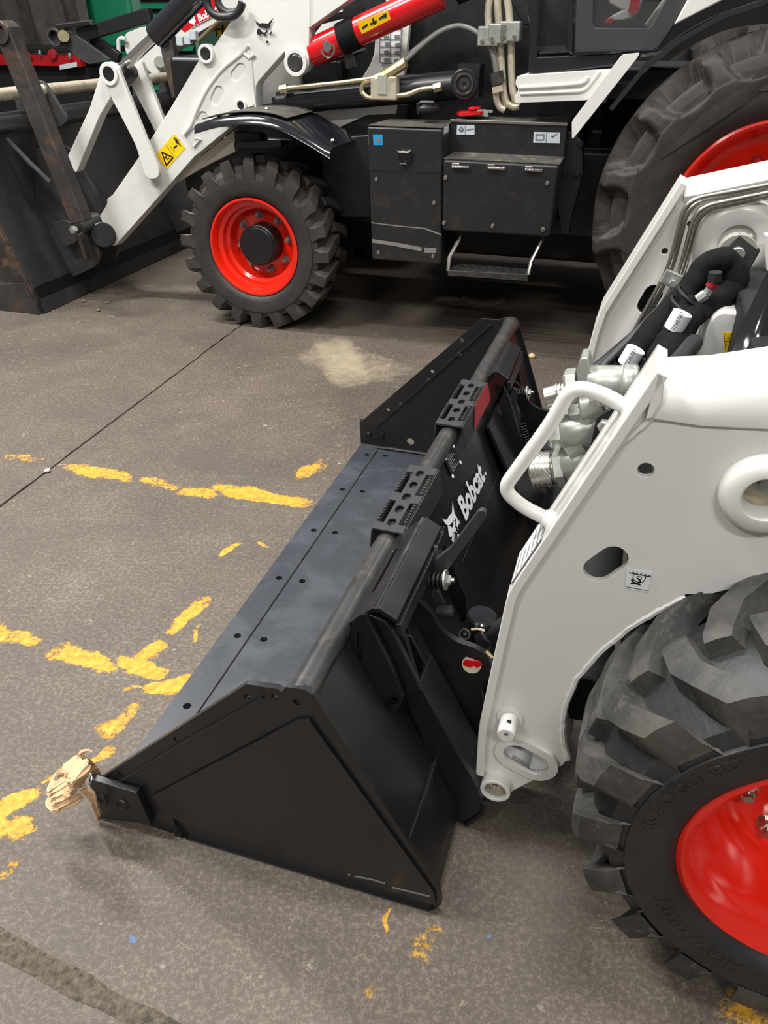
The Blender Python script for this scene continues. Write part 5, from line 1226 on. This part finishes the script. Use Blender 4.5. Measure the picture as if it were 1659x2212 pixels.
part('wheel_well', slab([[Vector((p.x, 3.2, p.z)) for p in arc], [Vector((p.x, 3.9, p.z)) for p in arc]], .02), 'dark_void', BH)
part('side_bracket', plate(Y('E', [(1540, 330), (1660, 420), (1660, 640), (1580, 960), (1560, 1080), (1500, 1085), (1470, 900), (1475, 560)], 3.36), 3.36, 3.4, FY), 'black', BH, .01)
for p in ((1530, 430), (1640, 435), (1525, 640), (1615, 648)): part('bracket_bolt', hexn(ay('E', p, 3.36), (0, -1, 0), .016, .012), 'black', BH)
part('bright_frame', plate(Y('H', [(670, 430), (980, 365), (970, 410), (660, 450)], 3.5), 3.5, 3.53, FY), 'grey_disc', BH)
part('transmission', box(-.9, 2.4, 3.8, 4.45, .34, .56), 'dark_void', BH, .03)  # underside box, added with the rear axle to block light below the backhoe
part('added_far_tank', box(-.5, .7, 4.75, 5.15, .4, 1.1), 'box_black', BH, .02)  # mirrored tank added on the far side to keep light out underneath
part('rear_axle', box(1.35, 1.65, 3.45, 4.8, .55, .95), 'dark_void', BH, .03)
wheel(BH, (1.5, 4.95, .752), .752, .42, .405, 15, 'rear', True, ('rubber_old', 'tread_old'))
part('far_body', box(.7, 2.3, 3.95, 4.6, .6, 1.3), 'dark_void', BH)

# ================================================================== BACKHOE BUCKET AND FLIP-OVER FORKS
FB = thing('front_bucket', 'wide dark grey loader bucket with scuffed side resting at the far left', 'bucket', (-2.8, 4.1, 0))
p0, p1 = 2.965, 5.3
P_ = Y('F', [(90, 677), (66, 600), (33, 515), (0, 472)], p0)
prof = [(-2.46, .0), P_[1], P_[2], P_[3], (-2.98, .98), (-2.95, 1.02), (-2.9, 1.12)]
heel_x = P_[0][0]
prof = [(heel_x + .02, .0), (P_[1][0], P_[1][1]), (P_[2][0], P_[2][1]), (P_[3][0], P_[3][1])]
dx_ = (prof[3][0] - prof[2][0]); dz_ = (prof[3][1] - prof[2][1])
prof = [(-2.44, 0.0), (-2.475, .17), (-2.545, .36), (-2.62, .62), (-2.62, .86), (-2.56, 1.0)]
shell = [[Vector((a, y, b)) for a, b in prof] for y in (p0 + .01, (p0 + p1) / 2, p1 - .01)]
part('back_shell', slab(shell, .02), 'bh_bucket', FB, smooth=60)
part('bucket_floor', slab([[Vector((-2.44, p0, .0)), Vector((-2.44, p1, .0))], [Vector((-3.5, p0, .0)), Vector((-3.5, p1, .0))]], -.025), 'bh_bucket', FB)
side = prof + [(-2.8, .95), (-3.45, .25), (-3.5, .0)]
for y in (p0 - .012, p1 - .01): part('side_plate', plate(side, y, y + .022, FY), 'bh_bucket_side', FB, .004)
part('wear_shoe', plate([(-2.442, 0), (-2.49, .19), (-2.75, .16), (-2.95, 0)], p0 - .022, p0 - .012, FY), 'fork_steel', FB, .003)
part('heel_strip', slab([[Vector((-2.435, p0, .0)), Vector((-2.435, p1, .0))], [Vector((-2.462, p0, .16)), Vector((-2.462, p1, .16))]], -.012), 'black', FB, .003)
part('top_beam', cyl((-2.55, p0, 1.03), (-2.55, p1, 1.03), .055, 16), 'bh_bucket', FB)
py = [(-2.52, p0 - .1, 1.175), (-2.52, p1 - .1, 1.175)]
part('fork_shaft', cyl(py[0], py[1], .032, 24), 'beige_pipe', FB)
def hanger(y):
    pr = rnd([(-2.60, 1.18), (-2.56, 1.23), (-2.50, 1.22), (-2.38, 1.02), (-2.46, .97), (-2.6, 1.0)], .03, 4)
    return plate(pr, y, y + .025, FY)
for y in (3.34, 3.5, 4.55, 4.9): part('shaft_hanger', hanger(y), 'bh_bucket', FB, .004)
def earpl(y, dx=0.0):
    pr = rnd([(-2.62, .5), (-2.52, .9), (-2.42, .86), (-2.3, .62), (-2.26, .45), (-2.2, .3), (-2.24, .22), (-2.46, .12)], .05, 4)
    return plate(pr, y, y + .03, FY)
for y in (3.32, 3.52, 4.62, 4.84): part('mount_ear', earpl(y), 'bh_bucket', FB, .004)
pe = ay('B', (745, 720), 3.2)
part('pivot_pin', cyl(ay('B', (660, 760), 3.24), ay('B', (830, 690), 3.42), .05, 24, ch=.005), 'pipe_worn', FB)
part('pin_retainer', bar(ay('B', (690, 800), 3.24), ay('B', (760, 1030), 3.24), .03, .075, (0, 1, 0)), 'fork_steel', FB, .01)
part('pin_bolt', hexn(ay('B', (645, 775), 3.22), (-.2, -1, .1), .024, .03), 'zinc', FB)
part('pin_plate', plate(rnd(Y('B', [(450, 720), (540, 690), (640, 730), (700, 800), (640, 890), (550, 920), (480, 800)], 3.25), .02, 3), 3.25, 3.27, FY), 'bh_bucket', FB, .003)
part('pivot_eye', cyl(ay('B', (880, 820), 3.46), ay('B', (880, 820), 3.34), .075, 28, ch=.006), 'black', FB)
part('back_strake', tube([ay('B', p, 3.1) for p in ((60, 0), (250, 200), (430, 370))], .014, 8), 'bh_bucket', FB)
# hooked bracket at the far end
part('hook_bracket', plate(rnd(Y('W', [(500, 320), (720, 305), (1200, 650), (960, 700), (800, 600), (700, 480), (560, 460)], 5.0), .02, 3), 5.0, 5.03, FY), 'bh_bucket', FB, .004)
bk_ = ay('W', (610, 405), 4.98)
part('bracket_bush', ring(bk_ + Vector((0, .03, 0)), bk_ + Vector((0, -.03, 0)), .062, .045, 28), 'pipe_worn', FB)
part('bracket_bush', cyl(ay('W', (690, 392), 4.99), ay('W', (690, 392), 4.95), .04, 24), 'zinc_gold', FB)
part('bracket_arm', bar(ay('W', (870, 385), 5.05), ay('W', (1640, 160), 5.05), .06, .09), 'black', FB, .006)
part('bracket_top', slab([[ay('W', (615, 280), 5.02), ay('W', (1000, 225), 5.02)], [ay('W', (720, 310), 5.02), ay('W', (1060, 270), 5.02)]], .05), 'black', FB, .004)
part('bracket_edge', bar(ay('W', (620, 278), 5.01), ay('W', (1000, 226), 5.01), .02, .018), 'steel', FB)
part('bracket_brace', bar(ay('W', (1000, 420), 5.1), ay('W', (1300, 640), 5.1), .05, .08), 'black', FB, .004)
# two forks hanging from the shaft
def fork(label, a_px, b_px, y, wd):
    a, b = ay('A', a_px, y), ay('A', b_px, y)
    T = thing('fork_tine', label, 'fork tine', (b.x, y, b.z), 'flip-over forks on the far bucket')
    d = (b - a).normalized(); s = Vector((d.z, 0, -d.x)); s = s if s.x > 0 else -s
    part('blade', slab([[a - s * wd, a + s * wd * .2], [b - s * wd, b + s * wd * .2]], -.11) if False else bar(a, b, .1, wd, (0, 1, 0)), 'fork_steel', T, .008)
    part('eye', ring(a + Vector((0, -.055, -.02)), a + Vector((0, .055, -.02)), wd * .62, .034, 24), 'fork_steel', T)
    return T
fork('rusty dark fork tine hanging on the near side of the front bucket', (40, 200), (587, 1590), 3.06, .085)
fork('dark fork tine hanging on the far side of the front bucket', (1190, 250), (1290, 700), 4.75, .07)

# ================================================================== BACKGROUND
yg = 8.2
def BG(k, pts, y): return Y(k, pts, y)
GN = thing('green_enclosure', 'green steel generator enclosure with louvres in the far left background', 'generator', (-4.2, yg, 0))
gx0, gx1 = ay('F', (150, 40), yg).x, ay('F', (285, 40), yg).x; gx2 = ay('F', (420, 40), yg).x
part('green_body', box(gx0, gx1, yg, yg + 1.2, .1, 2.6), 'green', GN, .06)
part('louvre_frame', box(gx1 - .01, gx2, yg + .03, yg + 1.2, .1, 2.6), 'green_grey', GN, .02)
for i in range(22): part('louvre', slab([[Vector((gx1 + .14, yg + .02, .5 + i * .1)), Vector((gx2 - .05, yg + .02, .5 + i * .1))], [Vector((gx1 + .14, yg - .03, .45 + i * .1)), Vector((gx2 - .05, yg - .03, .45 + i * .1))]], .006), 'green', GN)
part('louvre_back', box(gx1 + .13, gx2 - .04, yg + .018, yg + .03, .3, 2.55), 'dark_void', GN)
for i in range(4): part('bolt', hexn((gx1 + .05, yg + .03, .6 + i * .5), (0, -1, 0), .02, .015), 'green', GN)
yt_ = 7.98
x0, x1 = ay('F', (-260, 60), yt_).x, ay('F', (196, 60), yt_).x
rows = []
for z in (.85, 1.2, 1.7, 2.2, 2.8):
    rows.append([Vector((x0 + (x1 - x0) * i / 40 + (.05 * math.sin(z * 2) - .1 * max(0, 1.3 - z)) * (i / 40), yt_ + .05 * math.sin(i * .9 + z) + .04 * math.sin(i * 2.3 + z * 1.5), z)) for i in range(41)])
solo('dark_tarpaulin', slab(rows, .008), 'tarp', 'dark grey tarpaulin curtain hanging in the far left background', 'tarpaulin', ((x0 + x1) / 2, yt_, .85), smooth=70)
yr = 6.9
RT = thing('red_trailer', 'low red flatbed trailer frame half hidden behind the fork tine', 'trailer', (-4.8, yr, 0))
ra, rb_ = ay('F', (-260, 185), yr), ay('F', (172, 126), yr); zz = ay('W', (600, 660), yr).z
part('side_beam', box(ra.x, rb_.x, yr, yr + .08, zz - .05, zz + .05), 'red_dull', RT, .006)
part('deck', box(ra.x, rb_.x + .1, yr + .0, yr + .9, zz + .07, zz + .12), 'black', RT, .01)
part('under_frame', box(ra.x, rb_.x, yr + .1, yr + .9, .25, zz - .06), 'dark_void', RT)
for p in ((300, 622), (580, 590)): part('side_marker', lathe([(.05, 0), (.045, .03), (0, .04)], ay('W', p, yr - .01), (0, -1, 0), 16), 'redpaint_smear', RT)
for p in ((430, 580), (755, 610)): part('hook', tube([ay('W', (p[0], p[1] - 25), yr - .03), ay('W', p, yr - .05), ay('W', (p[0] + 8, p[1] + 22), yr - .03)], .014, 8), 'zinc', RT)
part('number_plate', plate(Y('W', [(650, 705), (835, 672), (840, 725), (652, 758)], yr - .03), yr - .035, yr - .03, FY), 'decal_grey', RT)
for x_ in (ra.x + .8, rb_.x - .5):
    part('wheel', lathe([(.0, 0), (.26, 0), (.3, .03), (.3, .2), (.26, .23), (0, .23)], (x_, yr + .15, .3), (0, 1, 0), 28), 'rubber_old', RT)
# second loader far behind
yk = 6.3
BL = thing('background_loader', 'small white loader boom with red logo panel, far behind the backhoe arm', 'loader', (-2.6, yk, 0))
bm_ = Y('F', [(268, 100), (270, 72), (300, 60), (322, 55), (470, -22), (560, -60), (560, 20), (478, 42), (352, 116), (334, 118), (330, 140), (318, 152), (296, 152), (276, 126)], yk)
BO = part('boom', plate(rnd(bm_, .03, 3), yk, yk + .25, FY), 'white_far', BL, .01)
rp_ = Y('X', [(120, 740), (130, 600), (420, 320), (740, 120), (900, -120), (1150, -120), (1180, 250), (1000, 390), (400, 720), (230, 825)], yk)
part('logo_panel', plate(rp_, yk - .004, yk, FY), 'strut_red', BO)
g_ = text2d('Bobcat', 1, .1, .035); w_ = max(v[0] for v in g_[0])
o_, ux_, uy_ = ay('X', (580, 555), yk - .006), ay('X', (1090, 300), yk - .006), ay('X', (520, 380), yk - .006)
part('lettering', ([o_ + (ux_ - o_) * (a / w_) + (uy_ - o_) * (b / .72) for a, b in g_[0]], g_[1]), 'decal_white', BO)
flatpoly('X', [[(310, 420), (350, 460), (420, 430), (470, 370), (475, 470), (510, 520), (470, 640), (420, 620), (340, 580), (320, 520)]], lambda k, p: ay(k, p, yk - .007), 'decal_white', BO)
part('print', bar(ay('X', (400, 715), yk - .006), ay('X', (1000, 395), yk - .006), .002, .02, (0, 1, 0)), 'decal_white', BO)
part('grab_handle', tube(fillet([ay('W', p, yk - .05) for p in ((1290, 620), (1285, 430), (1320, 410), (1365, 425))], .03, 4), .018, 8), 'white_far', BL)
yq_ = Y('W', [(1460, 488), (1640, 520), (1650, 585), (1560, 595)], yk - .004)
part('warning_decal', plate(yq_, yk - .005, yk - .002, FY), 'yellow', BO)
part('boom_knuckle', cyl(ay('A', (1140, 440), yk - .02), ay('A', (1140, 440), yk + .2), .13, 28, ch=.01), 'white_far', BL)
part('knuckle_pin', cyl(ay('A', (1145, 445), yk - .05), ay('A', (1145, 445), yk), .05, 20, ch=.005), 'grey_disc', BL)
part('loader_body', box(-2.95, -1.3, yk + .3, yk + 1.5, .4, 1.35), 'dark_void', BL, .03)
part('oil_pipe', tube([ay('X', (560, 1060), yk - .15), ay('X', (1120, 520), yk - .15)], .016, 8), 'zinc_gold', BL)
part('fitting', join(*[box(q.x - .03, q.x + .03, yk - .1, yk - .04, q.z - .035, q.z + .035) for q in (ay('X', (230, 1050), yk), ay('X', (420, 1020), yk), ay('X', (560, 900), yk))]), 'decal_grey', BL, .006)
part('yellow_grille', plate(Y('X', [(930, 790), (1080, 600), (1290, 590), (1270, 900), (1060, 930)], yk + .2), yk + .2, yk + .22, FY), 'yellow', BL)
for a, b in (((960, 755), (1290, 750)), ((1195, 600), (1195, 920)), ((1045, 800), (1045, 930))): part('grille_bar', bar(ay('X', a, yk + .19), ay('X', b, yk + .19), .01, .016, (0, 1, 0)), 'ink', BL)
part('loader_leg', box(-2.9, -2.75, yk + .2, yk + .4, 0, .5), 'dark_void', BL)

# ------------------------------------------------------------------ small things on the floor
dr = az('F', (1046, 645))
solo('hose_ring', lathe([(.1, .0), (.1, .012), (.13, .02), (.15, .012), (.15, 0)], dr, (0, 0, 1), 36), 'joint_dirt', 'flat round ring lying on the floor in the shade under the backhoe', 'ring', dr, smooth=60)
pebs = [((181, 653), .016, 'tiny pale pebble on the floor beside the front bucket edge'), ((212, 672), .014, 'tiny dark pebble on the floor right of the front bucket corner'), ((231, 656), .012, 'small chip of stone on the floor near the front bucket'),
        ((103, 1020), .014, 'white stone chip lying on the floor joint by the yellow line'), ((1148, 773), .022, 'dry brown crumb on the floor right of the bucket top')]
for i, (p, r_, lb) in enumerate(pebs):
    c = az('F', p); bm = bmesh.new(); bmesh.ops.create_icosphere(bm, subdivisions=1, radius=r_)
    V = [v.co + noise.noise_vector(v.co * 60 + Vector((i, 0, 0))) * r_ * .3 for v in bm.verts]; V = [Vector((v.x, v.y, v.z * .55)) for v in V]; zm = min(v.z for v in V)
    fcs = [tuple(v.index for v in f.verts) for f in bm.faces]; bm.free()
    solo('pebble', ([c + v - Vector((0, 0, zm)) for v in V], fcs), 'decal_white' if i == 3 else ('cardboard' if i == 4 else 'stone'), lb, 'pebble', c, smooth=20)
